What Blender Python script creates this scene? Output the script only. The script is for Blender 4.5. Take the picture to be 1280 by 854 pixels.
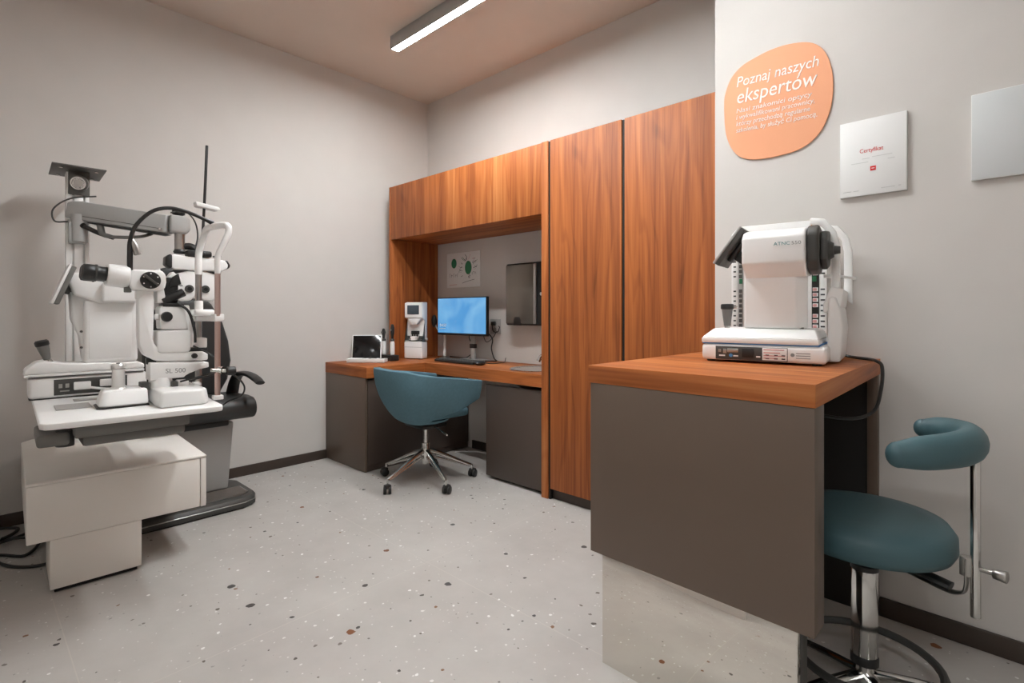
import bpy, bmesh, math, random
from mathutils import Vector, Matrix
R = math.radians
sc = bpy.context.scene
COL = sc.collection
for o in list(bpy.data.objects): bpy.data.objects.remove(o)

# ------------------------------------------------------------------ camera, world, exposure
cam = bpy.data.cameras.new('camera'); camo = bpy.data.objects.new('camera', cam); COL.objects.link(camo)
cam.sensor_width = 36.0; cam.lens = 643.6/1280*36
cam.shift_y = -(427-392)/1280
cam.clip_start = 0.02
camo.location = (0, 0, 1.13); camo.rotation_euler = (R(90), 0, R(43.1))
sc.camera = camo
sc.view_settings.view_transform = 'Standard'; sc.view_settings.look = 'None'
sc.view_settings.gamma = 1.0; sc.view_settings.use_curve_mapping = False
sc.view_settings.exposure = 1.16
w = bpy.data.worlds.new('world'); sc.world = w; w.use_nodes = True
w.node_tree.nodes['Background'].inputs[0].default_value = (0.9, 0.93, 1, 1)
w.node_tree.nodes['Background'].inputs[1].default_value = 0.0
try:
    sc.cycles.use_denoising = True; sc.cycles.max_bounces = 8; sc.cycles.sample_clamp_indirect = 6
except Exception: pass
LAMP_W = 90.0          # emission strength of the LED diffusers

# ------------------------------------------------------------------ materials
def lin(c):
    c = c/255.0
    return c/12.92 if c <= .04045 else ((c+.055)/1.055)**2.4
def rgb(r, g, b): return (lin(r), lin(g), lin(b), 1)
def N(nt, t, **k):
    n = nt.nodes.new(t)
    for a, v in k.items(): setattr(n, a, v)
    return n
def mat(name, col, rough=.5, metal=0., var=.04, vscale=6., bump=0., bscale=200., coat=0., spec=.5):
    m = bpy.data.materials.new(name); m.use_nodes = True; nt = m.node_tree
    p = nt.nodes['Principled BSDF']
    p.inputs['Roughness'].default_value = rough; p.inputs['Metallic'].default_value = metal
    p.inputs['Specular IOR Level'].default_value = spec
    if coat: p.inputs['Coat Weight'].default_value = coat
    tc = N(nt, 'ShaderNodeTexCoord')
    no = N(nt, 'ShaderNodeTexNoise'); no.inputs['Scale'].default_value = vscale; no.inputs['Detail'].default_value = 4
    nt.links.new(tc.outputs['Object'], no.inputs['Vector'])
    rp = N(nt, 'ShaderNodeValToRGB')
    c = Vector(col[:3]); a = c*(1-var); b = c*(1+var)
    rp.color_ramp.elements[0].color = (*a, 1); rp.color_ramp.elements[1].color = (*[min(1, x) for x in b], 1)
    rp.color_ramp.elements[0].position = .3; rp.color_ramp.elements[1].position = .7
    nt.links.new(no.outputs['Fac'], rp.inputs['Fac']); nt.links.new(rp.outputs['Color'], p.inputs['Base Color'])
    if bump:
        n2 = N(nt, 'ShaderNodeTexNoise'); n2.inputs['Scale'].default_value = bscale; n2.inputs['Detail'].default_value = 3
        nt.links.new(tc.outputs['Object'], n2.inputs['Vector'])
        bp = N(nt, 'ShaderNodeBump'); bp.inputs['Strength'].default_value = bump; bp.inputs['Distance'].default_value = .002
        nt.links.new(n2.outputs['Fac'], bp.inputs['Height']); nt.links.new(bp.outputs['Normal'], p.inputs['Normal'])
    return m
def wood(name, across, along, tint=1.0):
    """walnut veneer: irregular staves, streaks and fine grain. across/along: axis weights"""
    m = bpy.data.materials.new(name); m.use_nodes = True; nt = m.node_tree; L = nt.links.new
    p = nt.nodes['Principled BSDF']; p.inputs['Roughness'].default_value = .5; p.inputs['Specular IOR Level'].default_value = .32
    tc = N(nt, 'ShaderNodeTexCoord')
    def dot(v):
        d = N(nt, 'ShaderNodeVectorMath', operation='DOT_PRODUCT'); d.inputs[1].default_value = v
        L(tc.outputs['Object'], d.inputs[0]); return d.outputs['Value']
    u, v = dot(across), dot(along)
    def vec(su, sv, off=0.):
        a = N(nt, 'ShaderNodeMath', operation='MULTIPLY'); a.inputs[1].default_value = su; L(u, a.inputs[0])
        b = N(nt, 'ShaderNodeMath', operation='MULTIPLY'); b.inputs[1].default_value = sv; L(v, b.inputs[0])
        c = N(nt, 'ShaderNodeCombineXYZ'); c.inputs[2].default_value = off
        L(a.outputs[0], c.inputs[0]); L(b.outputs[0], c.inputs[1]); return c.outputs[0], a.outputs[0]
    _, us = vec(8.5, 0)
    vo = N(nt, 'ShaderNodeTexVoronoi', voronoi_dimensions='1D'); vo.inputs['Scale'].default_value = 1.
    L(us, vo.inputs['W'])
    sx = N(nt, 'ShaderNodeSeparateColor'); L(vo.outputs['Color'], sx.inputs[0])
    def noise(vv, det=4, dist=0.):
        n = N(nt, 'ShaderNodeTexNoise'); n.inputs['Scale'].default_value = 1.; n.inputs['Detail'].default_value = det
        n.inputs['Distortion'].default_value = dist; L(vv, n.inputs['Vector']); return n.outputs['Fac']
    n1 = noise(vec(17, .75)[0], 5, .9); n2 = noise(vec(150, 3, 3)[0], 3); n3 = noise(vec(60, .8, 7)[0], 2, 1.2)
    nw = noise(vec(4.5, .55, 11)[0], 2, .4)
    ph = N(nt, 'ShaderNodeMath', operation='MULTIPLY_ADD'); ph.inputs[1].default_value = 46; L(nw, ph.inputs[0])
    su_ = N(nt, 'ShaderNodeMath', operation='MULTIPLY'); su_.inputs[1].default_value = 55; L(u, su_.inputs[0]); L(su_.outputs[0], ph.inputs[2])
    sn = N(nt, 'ShaderNodeMath', operation='SINE'); L(ph.outputs[0], sn.inputs[0])
    rg = N(nt, 'ShaderNodeMapRange'); rg.inputs['From Min'].default_value = .55; rg.inputs['From Max'].default_value = 1.; L(sn.outputs[0], rg.inputs['Value'])
    def mad(x, k, y):
        a = N(nt, 'ShaderNodeMath', operation='MULTIPLY_ADD'); a.inputs[1].default_value = k
        L(x, a.inputs[0])
        if isinstance(y, float): a.inputs[2].default_value = y
        else: L(y, a.inputs[2])
        return a.outputs[0]
    t = mad(sx.outputs[0], .26, -.22); t = mad(n1, .80, t); t = mad(n3, .35, t); t = mad(n2, .22, t); t = mad(rg.outputs[0], -.09, t)
    rp = N(nt, 'ShaderNodeValToRGB'); L(t, rp.inputs['Fac'])
    e = rp.color_ramp.elements
    e[0].position = .12; e[0].color = rgb(80*tint, 41*tint, 19*tint)
    e[1].position = .95; e[1].color = rgb(204*tint, 136*tint, 80*tint)
    k = e.new(.36); k.color = rgb(138*tint, 74*tint, 35*tint)
    k = e.new(.62); k.color = rgb(174*tint, 100*tint, 50*tint)
    L(rp.outputs['Color'], p.inputs['Base Color'])
    bp = N(nt, 'ShaderNodeBump'); bp.inputs['Strength'].default_value = .08; bp.inputs['Distance'].default_value = .001
    L(n2, bp.inputs['Height']); L(bp.outputs['Normal'], p.inputs['Normal'])
    return m
def terrazzo():
    m = bpy.data.materials.new('terrazzo_tile'); m.use_nodes = True; nt = m.node_tree; L = nt.links.new
    p = nt.nodes['Principled BSDF']; p.inputs['Roughness'].default_value = .55
    p.inputs['Specular IOR Level'].default_value = .35
    tc = N(nt, 'ShaderNodeTexCoord'); P = tc.outputs['Object']
    cl = N(nt, 'ShaderNodeTexNoise'); cl.inputs['Scale'].default_value = 2.2; cl.inputs['Detail'].default_value = 6; cl.inputs['Roughness'].default_value = .6
    L(P, cl.inputs['Vector'])
    rp = N(nt, 'ShaderNodeValToRGB'); L(cl.outputs['Fac'], rp.inputs['Fac'])
    rp.color_ramp.elements[0].position = .3; rp.color_ramp.elements[0].color = rgb(172, 167, 162)
    rp.color_ramp.elements[1].position = .72; rp.color_ramp.elements[1].color = rgb(189, 185, 180)
    cur = rp.outputs['Color']
    wn = N(nt, 'ShaderNodeTexNoise'); wn.inputs['Scale'].default_value = 45; L(P, wn.inputs['Vector'])
    wv = N(nt, 'ShaderNodeVectorMath', operation='MULTIPLY_ADD'); wv.inputs[1].default_value = (.016, .016, 0)
    L(wn.outputs['Color'], wv.inputs[0]); L(P, wv.inputs[2])
    def layer(cur, scale, rad, keep, cols, off):
        ad = N(nt, 'ShaderNodeVectorMath', operation='ADD'); ad.inputs[1].default_value = off; L(wv.outputs[0], ad.inputs[0])
        sp = N(nt, 'ShaderNodeVectorMath', operation='MULTIPLY'); sp.inputs[1].default_value = (1, 1, 0); L(ad.outputs[0], sp.inputs[0])
        vo = N(nt, 'ShaderNodeTexVoronoi', voronoi_dimensions='2D'); vo.inputs['Scale'].default_value = scale; vo.inputs['Randomness'].default_value = .95
        L(sp.outputs[0], vo.inputs['Vector'])
        s = N(nt, 'ShaderNodeSeparateColor'); L(vo.outputs['Color'], s.inputs[0])
        # chip when distance < rad * (0.4 + random) and the cell is one of those kept
        r = N(nt, 'ShaderNodeMath', operation='MULTIPLY_ADD'); r.inputs[1].default_value = rad; r.inputs[2].default_value = rad*.45; L(s.outputs[1], r.inputs[0])
        lt = N(nt, 'ShaderNodeMath', operation='LESS_THAN'); L(vo.outputs['Distance'], lt.inputs[0]); L(r.outputs[0], lt.inputs[1])
        kp = N(nt, 'ShaderNodeMath', operation='LESS_THAN'); kp.inputs[1].default_value = keep; L(s.outputs[0], kp.inputs[0])
        f = N(nt, 'ShaderNodeMath', operation='MULTIPLY'); L(lt.outputs[0], f.inputs[0]); L(kp.outputs[0], f.inputs[1])
        cr = N(nt, 'ShaderNodeValToRGB'); cr.color_ramp.interpolation = 'CONSTANT'
        el = cr.color_ramp.elements
        el[0].color = rgb(*cols[0]); el[1].color = rgb(*cols[-1]); el[1].position = 1 - 1/len(cols)
        for i, c in enumerate(cols[1:-1]): k = el.new((i+1)/len(cols)); k.color = rgb(*c)
        L(s.outputs[2], cr.inputs['Fac'])
        mx = N(nt, 'ShaderNodeMix', data_type='RGBA'); L(f.outputs[0], mx.inputs['Factor']); L(cur, mx.inputs['A']); L(cr.outputs['Color'], mx.inputs['B'])
        return mx.outputs['Result']
    cur = layer(cur, 46, .13, .10, [(206, 204, 200), (214, 212, 208), (150, 146, 142), (200, 197, 192)], (3.1, 1.7, 0))
    cur = layer(cur, 19, .085, .17, [(226, 225, 222), (218, 216, 212), (120, 113, 106), (228, 227, 224)], (0, 0, 0))
    cur = layer(cur, 10, .055, .17, [(96, 86, 76), (70, 66, 62), (126, 92, 66), (86, 80, 74)], (.37, .81, 0))
    cur = layer(cur, 4.6, .05, .24, [(74, 72, 70), (124, 78, 48), (66, 62, 58), (108, 70, 44)], (1.9, .3, 0))
    # fine joints between the large slabs
    sx = N(nt, 'ShaderNodeSeparateXYZ'); L(P, sx.inputs[0])
    def joint(o, off):
        a = N(nt, 'ShaderNodeMath', operation='ADD'); a.inputs[1].default_value = off; L(o, a.inputs[0])
        b = N(nt, 'ShaderNodeMath', operation='PINGPONG'); b.inputs[1].default_value = .6; L(a.outputs[0], b.inputs[0])
        c = N(nt, 'ShaderNodeMath', operation='LESS_THAN'); c.inputs[1].default_value = .0016; L(b.outputs[0], c.inputs[0]); return c.outputs[0]
    j = N(nt, 'ShaderNodeMath', operation='MAXIMUM'); L(joint(sx.outputs[0], 3.08), j.inputs[0]); L(joint(sx.outputs[1], -.245), j.inputs[1])
    mx = N(nt, 'ShaderNodeMix', data_type='RGBA'); mx.inputs['B'].default_value = rgb(196, 190, 182)
    jf = N(nt, 'ShaderNodeMath', operation='MULTIPLY'); jf.inputs[1].default_value = .6; L(j.outputs[0], jf.inputs[0])
    L(jf.outputs[0], mx.inputs['Factor']); L(cur, mx.inputs['A']); L(mx.outputs['Result'], p.inputs['Base Color'])
    return m
def emit(name, col, s):
    m = bpy.data.materials.new(name); m.use_nodes = True; nt = m.node_tree
    p = nt.nodes['Principled BSDF']; p.inputs['Base Color'].default_value = col
    p.inputs['Emission Color'].default_value = col; p.inputs['Emission Strength'].default_value = s
    return m
def screen_mat():
    """soft blue desktop wallpaper, brighter towards the middle"""
    m = bpy.data.materials.new('lit_screen'); m.use_nodes = True; nt = m.node_tree; L = nt.links.new
    p = nt.nodes['Principled BSDF']; p.inputs['Roughness'].default_value = .25
    p.inputs['Base Color'].default_value = (.01, .01, .012, 1)
    tc = N(nt, 'ShaderNodeTexCoord')
    no = N(nt, 'ShaderNodeTexNoise'); no.inputs['Scale'].default_value = 3.2; no.inputs['Detail'].default_value = 2; no.inputs['Distortion'].default_value = 1.
    L(tc.outputs['Object'], no.inputs['Vector'])
    rp = N(nt, 'ShaderNodeValToRGB'); L(no.outputs['Fac'], rp.inputs['Fac'])
    rp.color_ramp.elements[0].position = .3; rp.color_ramp.elements[0].color = rgb(78, 158, 222)
    rp.color_ramp.elements[1].position = .75; rp.color_ramp.elements[1].color = rgb(142, 202, 242)
    L(rp.outputs['Color'], p.inputs['Emission Color']); p.inputs['Emission Strength'].default_value = .40
    return m

M = {}
M['wall'] = mat('wall_paint', rgb(208, 203, 198), .8, var=.012, bump=.05, bscale=90, spec=.3)
M['ceil'] = mat('ceiling_paint', rgb(214, 200, 188), .85, var=.012, bump=.05, bscale=90, spec=.3)
M['base'] = mat('dark_baseboard', rgb(66, 55, 48), .5)
M['floor'] = terrazzo()
M['woodv'] = wood('walnut_vertical', (1, 1, 0), (0, 0, 1))
M['woodx'] = wood('walnut_lengthwise', (0, 1, 1), (1, 0, 0))
M['woody'] = wood('walnut_crosswise', (1, 0, 1), (0, 1, 0))
M['lam'] = mat('brown_laminate', rgb(101, 85, 73), .42, var=.02)
M['lamd'] = mat('dark_brown_laminate', rgb(78, 66, 59), .42, var=.02)
M['gap'] = mat('dark_recess', rgb(26, 21, 18), .7)
M['mirror'] = mat('mirror_polish', rgb(226, 221, 214), .035, 1., var=.005)
M['chrome'] = mat('chrome', rgb(214, 213, 210), .12, 1., var=.01)
M['steel'] = mat('brushed_steel', rgb(176, 174, 170), .32, 1., var=.03, vscale=30)
M['alu'] = mat('anodised_grey', rgb(176, 176, 174), .4, .15, var=.02)
M['alud'] = mat('grey_painted_metal', rgb(98, 96, 92), .45, .2, var=.02)
M['white'] = mat('white_enamel', rgb(241, 240, 238), .35, var=.01)
M['offwhite'] = mat('warm_white_laminate', rgb(234, 229, 222), .45, var=.012)
M['grey'] = mat('light_grey_plastic', rgb(170, 168, 165), .5, var=.02)
M['mgrey'] = mat('mid_grey_plastic', rgb(112, 110, 106), .5, var=.02)
M['dgrey'] = mat('dark_grey_plastic', rgb(66, 65, 62), .5, var=.03)
M['black'] = mat('black_plastic', rgb(30, 29, 28), .42, var=.05)
M['vinyl'] = mat('black_vinyl', rgb(44, 44, 43), .45, var=.06, bump=.1, bscale=300)
M['teal'] = mat('teal_fabric', rgb(88, 120, 132), .8, var=.05, vscale=60, bump=.3, bscale=700, spec=.25)
M['teald'] = mat('dark_teal_leatherette', rgb(66, 95, 101), .5, var=.04, bump=.12, bscale=350)
M['orange'] = mat('salmon_orange_print', rgb(234, 163, 121), .6, var=.015)
M['paper'] = mat('white_paper', rgb(232, 231, 229), .6, var=.01)
M['paperg'] = mat('grey_backed_paper', rgb(206, 208, 208), .5, var=.01)
M['ink'] = mat('white_ink', rgb(250, 240, 232), .6, var=.0)
M['red'] = mat('red_ink', rgb(208, 44, 44), .6, var=.03)
M['greyink'] = mat('grey_ink', rgb(150, 148, 146), .6, var=.03)
M['paleink'] = mat('pale_ink', rgb(204, 203, 201), .6, var=.02)
M['darkink'] = mat('dark_ink', rgb(58, 58, 60), .6, var=.03)
M['green'] = mat('green_print', rgb(38, 112, 74), .6, var=.06)
M['tealink'] = mat('teal_ink', rgb(92, 150, 152), .6, var=.03)
M['pink'] = mat('pink_print', rgb(205, 150, 148), .6, var=.03)
M['orangest'] = mat('orange_sticker', rgb(238, 140, 62), .5, var=.03)
M['bluest'] = mat('blue_sticker', rgb(70, 140, 205), .5, var=.03)
M['smoke'] = mat('smoked_mirror_panel', rgb(118, 110, 101), .22, .55, var=.03)
M['satin'] = mat('satin_silver', rgb(228, 227, 224), .3, .55, var=.01)
M['brass'] = mat('rosy_metal', rgb(196, 172, 164), .28, .8, var=.05)
M['lcd'] = mat('dark_lcd', rgb(70, 80, 88), .25, var=.05)
M['blackglass'] = mat('black_glass', rgb(14, 14, 15), .12, var=.02)
M['clear'] = mat('frosted_acrylic', rgb(232, 232, 230), .25, var=.01)
M['led'] = emit('led_diffuser', (.955, .985, 1.0, 1), LAMP_W)
M['ledsoft'] = emit('led_diffuser_dimmed', (.955, .985, 1.0, 1), LAMP_W*.70)
M['screen'] = screen_mat()

# ------------------------------------------------------------------ mesh building
def catmull(pts, k=6):
    pts = [Vector(p) for p in pts]
    if len(pts) < 3: return pts
    q = [pts[0]*2-pts[1]] + pts + [pts[-1]*2-pts[-2]]; out = []
    for i in range(1, len(q)-2):
        a, b, c, d = q[i-1:i+3]
        for j in range(k):
            t = j/k
            out.append(.5*((2*b) + (c-a)*t + (2*a-5*b+4*c-d)*t*t + (3*b-a-3*c+d)*t**3))
    out.append(pts[-1]); return out
class MB:
    def __init__(s): s.bm = bmesh.new()
    def put(s, tmp, m=0, X=None):
        if X is not None: bmesh.ops.transform(tmp, matrix=X, verts=tmp.verts)
        bmesh.ops.recalc_face_normals(tmp, faces=tmp.faces)
        for f in tmp.faces: f.material_index = m
        me = bpy.data.meshes.new('t'); tmp.to_mesh(me); tmp.free(); s.bm.from_mesh(me); bpy.data.meshes.remove(me)
        return s
    def _bev(s, t, bev, seg, ang=R(25)):
        if bev > 0:
            ed = [e for e in t.edges if len(e.link_faces) == 2 and e.calc_face_angle(0) > ang]
            bmesh.ops.bevel(t, geom=ed, offset=bev, segments=seg, profile=.5, affect='EDGES', clamp_overlap=True)
    def box(s, x0, x1, y0, y1, z0, z1, bev=.002, seg=2, m=0, X=None):
        t = bmesh.new(); bmesh.ops.create_cube(t, size=1)
        for v in t.verts: v.co = Vector((x0+(v.co.x+.5)*(x1-x0), y0+(v.co.y+.5)*(y1-y0), z0+(v.co.z+.5)*(z1-z0)))
        s._bev(t, min(bev, .49*min(abs(x1-x0), abs(y1-y0), abs(z1-z0))), seg); return s.put(t, m, X)
    def prism(s, poly, axis, a, b, bev=.002, seg=2, m=0, X=None, poly2=None):
        """poly: points in the two other axes (order x,y,z with `axis` left out); poly2: outline at b (taper)"""
        t = bmesh.new()
        def mk(p, v):
            c = [p[0], p[1]]; c.insert(axis, v); return t.verts.new(c)
        A = [mk(p, a) for p in poly]; B = [mk(p, b) for p in (poly2 or poly)]
        t.faces.new(A); t.faces.new(B[::-1]); n = len(A)
        for i in range(n): t.faces.new((A[i], B[i], B[(i+1) % n], A[(i+1) % n]))
        bmesh.ops.recalc_face_normals(t, faces=t.faces)
        s._bev(t, bev, seg); return s.put(t, m, X)
    def cyl(s, p0, p1, r, r2=None, n=24, m=0, bev=0., X=None):
        p0, p1 = Vector(p0), Vector(p1); d = p1-p0; t = bmesh.new()
        bmesh.ops.create_cone(t, cap_ends=True, segments=n, radius1=r, radius2=r if r2 is None else r2, depth=d.length)
        if bev:
            ed = [e for e in t.edges if len(e.link_faces) == 2 and e.calc_face_angle(0) > R(50)]
            bmesh.ops.bevel(t, geom=ed, offset=bev, segments=2, profile=.5, affect='EDGES', clamp_overlap=True)
        T = Matrix.Translation((p0+p1)/2) @ Vector((0, 0, 1)).rotation_difference(d).to_matrix().to_4x4()
        bmesh.ops.transform(t, matrix=T, verts=t.verts); return s.put(t, m, X)
    def tube(s, pts, r, n=10, m=0, smooth=6, X=None, flat=None):
        """r: number or list (per control point). flat=(w,h) gives an elliptical section"""
        P = [Vector(p) for p in pts]
        rr = r if isinstance(r, (list, tuple)) else [r]*len(P)
        if smooth:
            rr3 = catmull([(a, 0, 0) for a in rr], smooth); rr = [max(1e-4, a.x) for a in rr3]; P = catmull(P, smooth)
        if len(rr) != len(P): rr = [rr[0]]*len(P)
        t = bmesh.new(); rings = []; up = None
        for i, p in enumerate(P):
            d = (P[min(i+1, len(P)-1)]-P[max(i-1, 0)]).normalized()
            if up is None: up = Vector((0, 0, 1)) if abs(d.z) < .9 else Vector((1, 0, 0))
            up = (up-d*up.dot(d)); up = up.normalized() if up.length > 1e-5 else d.orthogonal().normalized()
            sd = d.cross(up).normalized(); ring = []
            fw, fh = flat or (1, 1)
            for j in range(n):
                a = 2*math.pi*j/n; ring.append(t.verts.new(p+sd*(math.cos(a)*rr[i]*fw)+up*(math.sin(a)*rr[i]*fh)))
            rings.append(ring)
        for i in range(len(rings)-1):
            for j in range(n): t.faces.new((rings[i][j], rings[i][(j+1) % n], rings[i+1][(j+1) % n], rings[i+1][j]))
        t.faces.new(rings[0][::-1]); t.faces.new(rings[-1]); return s.put(t, m, X)
    def lathe(s, prof, c=(0, 0, 0), d=(0, 0, 1), n=32, m=0, X=None, sc=(1, 1, 1)):
        t = bmesh.new(); rings = []
        for r, z in prof:
            if r < 1e-6: rings.append([t.verts.new((0, 0, z))])
            else: rings.append([t.verts.new((r*math.cos(2*math.pi*j/n), r*math.sin(2*math.pi*j/n), z)) for j in range(n)])
        for a, b in zip(rings, rings[1:]):
            for j in range(n):
                q = [a[j % len(a)], a[(j+1) % len(a)], b[(j+1) % len(b)], b[j % len(b)]]
                q = list(dict.fromkeys(q))
                if len(q) > 2: t.faces.new(q)
        for e in (rings[0], rings[-1]):
            if len(e) > 1: t.faces.new(e)
        T = Matrix.Translation(c) @ Vector((0, 0, 1)).rotation_difference(Vector(d)).to_matrix().to_4x4() @ Matrix.Diagonal((*sc, 1))
        bmesh.ops.transform(t, matrix=T, verts=t.verts); return s.put(t, m, X)
    def ell(s, c, r, m=0, n=24, X=None):
        t = bmesh.new(); bmesh.ops.create_uvsphere(t, u_segments=n, v_segments=n//2, radius=1)
        for v in t.verts: v.co = Vector((v.co.x*r[0]+c[0], v.co.y*r[1]+c[1], v.co.z*r[2]+c[2]))
        return s.put(t, m, X)
    def build(s, name, m, parent=None, off=(0, 0, 0), ang=35):
        if XF: bmesh.ops.transform(s.bm, matrix=XF, verts=s.bm.verts)
        if any(off): bmesh.ops.translate(s.bm, verts=s.bm.verts, vec=-Vector(off))
        me = bpy.data.meshes.new(name); s.bm.to_mesh(me); s.bm.free()
        for k in (m if isinstance(m, (list, tuple)) else [m]): me.materials.append(M[k])
        me.shade_smooth(); me.set_sharp_from_angle(angle=R(ang))
        o = bpy.data.objects.new(name, me); COL.objects.link(o)
        if parent: o.parent = parent
        return o
XF = None      # change of size and place applied to the drawings of the table-top instruments
def tag(o, label, cat, group=None):
    o['label'] = label; o['category'] = cat
    if group: o['group'] = group
    return o
def thing(name, label, cat, loc=(0, 0, 0), rot=0., group=None):
    o = bpy.data.objects.new(name, None); COL.objects.link(o); o.location = loc; o.rotation_euler = (0, 0, R(rot)); o.empty_display_size = .05
    return tag(o, label, cat, group)
class Frame:
    """a turned work frame (the furniture stands a few degrees off the walls)"""
    def __init__(s, x, y, z, deg): s.o = Vector((x, y, z)); s.deg = deg; s.Rm = Matrix.Rotation(R(deg), 3, 'Z')
    def w(s, p): return s.o + s.Rm @ Vector(p)
    def thing(s, name, label, cat, p=(0, 0, 0), group=None): return thing(name, label, cat, s.w(p), s.deg, group)
def edge_band(o, axis, m):
    o.data.materials.append(M[m]); k = len(o.data.materials)-1
    for p in o.data.polygons:
        if abs(p.normal[axis]) > .8: p.material_index = k
    return o
def structure(o): o['kind'] = 'structure'; return o
def text(txt, size, X, m, parent, name='lettering', ext=.0006, align='LEFT', shear=0., sx=1., off=(0, 0, 0)):
    cu = bpy.data.curves.new('f', 'FONT'); cu.body = txt; cu.size = size; cu.extrude = ext; cu.align_x = align; cu.shear = shear; cu.resolution_u = 3
    t = bpy.data.objects.new('f', cu); COL.objects.link(t)
    dg = bpy.context.evaluated_depsgraph_get(); dg.update()
    me = bpy.data.meshes.new_from_object(t.evaluated_get(dg)); bpy.data.objects.remove(t)
    me.transform(Matrix.Translation(-Vector(off)) @ (XF or Matrix()) @ X @ Matrix.Diagonal((sx, 1, 1, 1))); me.materials.clear(); me.materials.append(M[m]); me.name = name
    o = bpy.data.objects.new(name, me); COL.objects.link(o)
    if parent: o.parent = parent
    return o
def face_y(p, roll=0.):   # text frame on a plane facing -Y (x right, z up)
    return Matrix.Translation(p) @ Matrix.Rotation(R(90), 4, 'X') @ Matrix.Rotation(R(roll), 4, 'Z')
def face_x(p, roll=0.):   # text frame on a plane facing +X (y right, z up)
    return Matrix.Translation(p) @ Matrix.Rotation(R(90), 4, 'Z') @ Matrix.Rotation(R(90), 4, 'X') @ Matrix.Rotation(R(roll), 4, 'Z')
# ------------------------------------------------------------------ room shell
CZ = 3.06
structure(MB().box(-3.92, 1.4, -2.7, 3.04, -.1, 0, 0).build('floor', 'floor'))
structure(MB().box(-3.92, 1.4, -2.7, 3.04, CZ, CZ+.1, 0).build('ceiling', 'ceil'))
structure(MB().box(-3.92, -3.82, -2.7, 3.04, 0, CZ, 0).build('wall_left', 'wall'))
structure(MB().box(-3.82, -.941, 2.94, 3.04, 0, CZ, 0).build('wall_back', 'wall'))
structure(MB().prism([(-.941, 2.38), (1.4, 2.2975), (1.4, 3.04), (-.941, 3.04)], 2, 0, CZ, 0).build('wall_right', 'wall'))
structure(MB().box(1.3, 1.4, -2.6, 2.298, 0, CZ, 0).build('wall_end', 'wall'))
structure(MB().box(-3.82, -.75, -.42, -.3, 0, CZ, 0).build('wall_light_blocker', 'wall'))  # unseen, added to keep the lamp behind it off the left floor
structure(MB().box(-3.82, 1.3, -2.7, -2.6, 0, CZ, 0).build('wall_front', 'wall'))
structure(MB().box(-3.82, -3.806, -.3, 1.965, .0, .068, .002).build('baseboard_left', 'base'))
structure(MB().box(-3.2, -2.55, 2.926, 2.94, .0, .068, .002).build('baseboard_back', 'base'))
K = Frame(-.31, 1.39, 0, -2); U = Frame(-2.75, .5, 0, -2.5); D = Frame(-.3845, 1.8649, .961, 7)
b = MB().box(-.036, 1.57, .952, .967, 0, .068, .002).build('baseboard_right', 'base'); b.location = K.o; b.rotation_euler = (0, 0, R(-2)); structure(b)

# ------------------------------------------------------------------ ceiling lamps
def lamp(y, x0, x1, label, led='led'):
    t = thing('ceiling_lamp', label, 'ceiling lamp', (x0, y, CZ), 0, 'linear ceiling lamps')
    L = x1-x0
    m = MB(); m.box(0, L, -.033, -.026, -.09, -.001, .001).box(0, L, .026, .033, -.09, -.001, .001).box(.0, L, -.026, .026, -.012, -.001, .001)
    m.build('housing', 'alu', t)
    for a, b in ((-.004, 0), (L, L+.004)): MB().box(a, b, -.033, .033, -.09, -.001, .001).build('end_cap', 'alud', t)
    MB().box(.001, L-.001, -.026, .026, -.088, -.03, .003).build('diffuser', led, t)
    return t
lamp(2.07, -3.06, -1.95, 'grey linear LED lamp on the ceiling above the desk', 'ledsoft')
lamp(1.72, -.82, -.57, 'added unseen short LED lamp on the ceiling that brightens the poster wall')  # out of view, added to brighten the upper poster wall
lamp(-1.2, -.55, .85, 'added unseen LED lamp on the ceiling behind the camera giving fill light')  # out of view, added as fill for surfaces turned to the camera
lamp(1.4, -2.45, -1.05, 'grey linear LED lamp on the ceiling over the middle of the room')

# ------------------------------------------------------------------ walnut built-ins on the back wall
FY = 2.44; BY = 2.94; TZ = 2.182
t = thing('overhead_cabinet', 'walnut overhead cabinet with side panel and post framing the desk niche', 'cabinet', (-3.69, BY, 0))
O = (-3.69, BY, 0)
MB().box(-3.664, -2.036, FY+.002, FY+.022, 1.745, TZ, .0015).build('front_panel', 'woodv', t, O)
MB().box(-3.664, -2.036, FY+.024, BY-.002, 1.749, TZ-.002, .001).build('cabinet_box', 'woodx', t, O)
MB().box(-3.69, -3.666, FY, BY-.002, .7505, TZ, .0015).build('side_panel', 'woodv', t, O)
MB().box(-2.034, -1.984, FY-.002, BY-.002, 0, TZ+.001, .0015).build('post_panel', 'woodv', t, O)
def tall(x0, x1, label):
    t = thing('tall_cabinet', label, 'cabinet', (x0, BY, 0), 0, 'tall walnut cabinets'); O = (x0, BY, 0)
    MB().box(x0-.014, x1+.0, FY+.024, BY-.002, .07, TZ-.004, .001).box(x0-.014, x0, FY+.006, FY+.03, .0, TZ-.003, .0005).build('carcass', 'gap', t, O)
    MB().box(x0+.002, x1-.002, FY, FY+.022, .066, TZ, .0015).build('door', 'woodv', t, O)
    MB().box(x0-.012, x1, FY+.03, BY-.002, 0, .064, .001).build('plinth', 'base', t, O)
tall(-1.968, -1.471, 'tall flat walnut cabinet door next to the desk niche')
tall(-1.455, -.962, 'tall flat walnut cabinet door between the other tall door and the poster wall')

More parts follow.
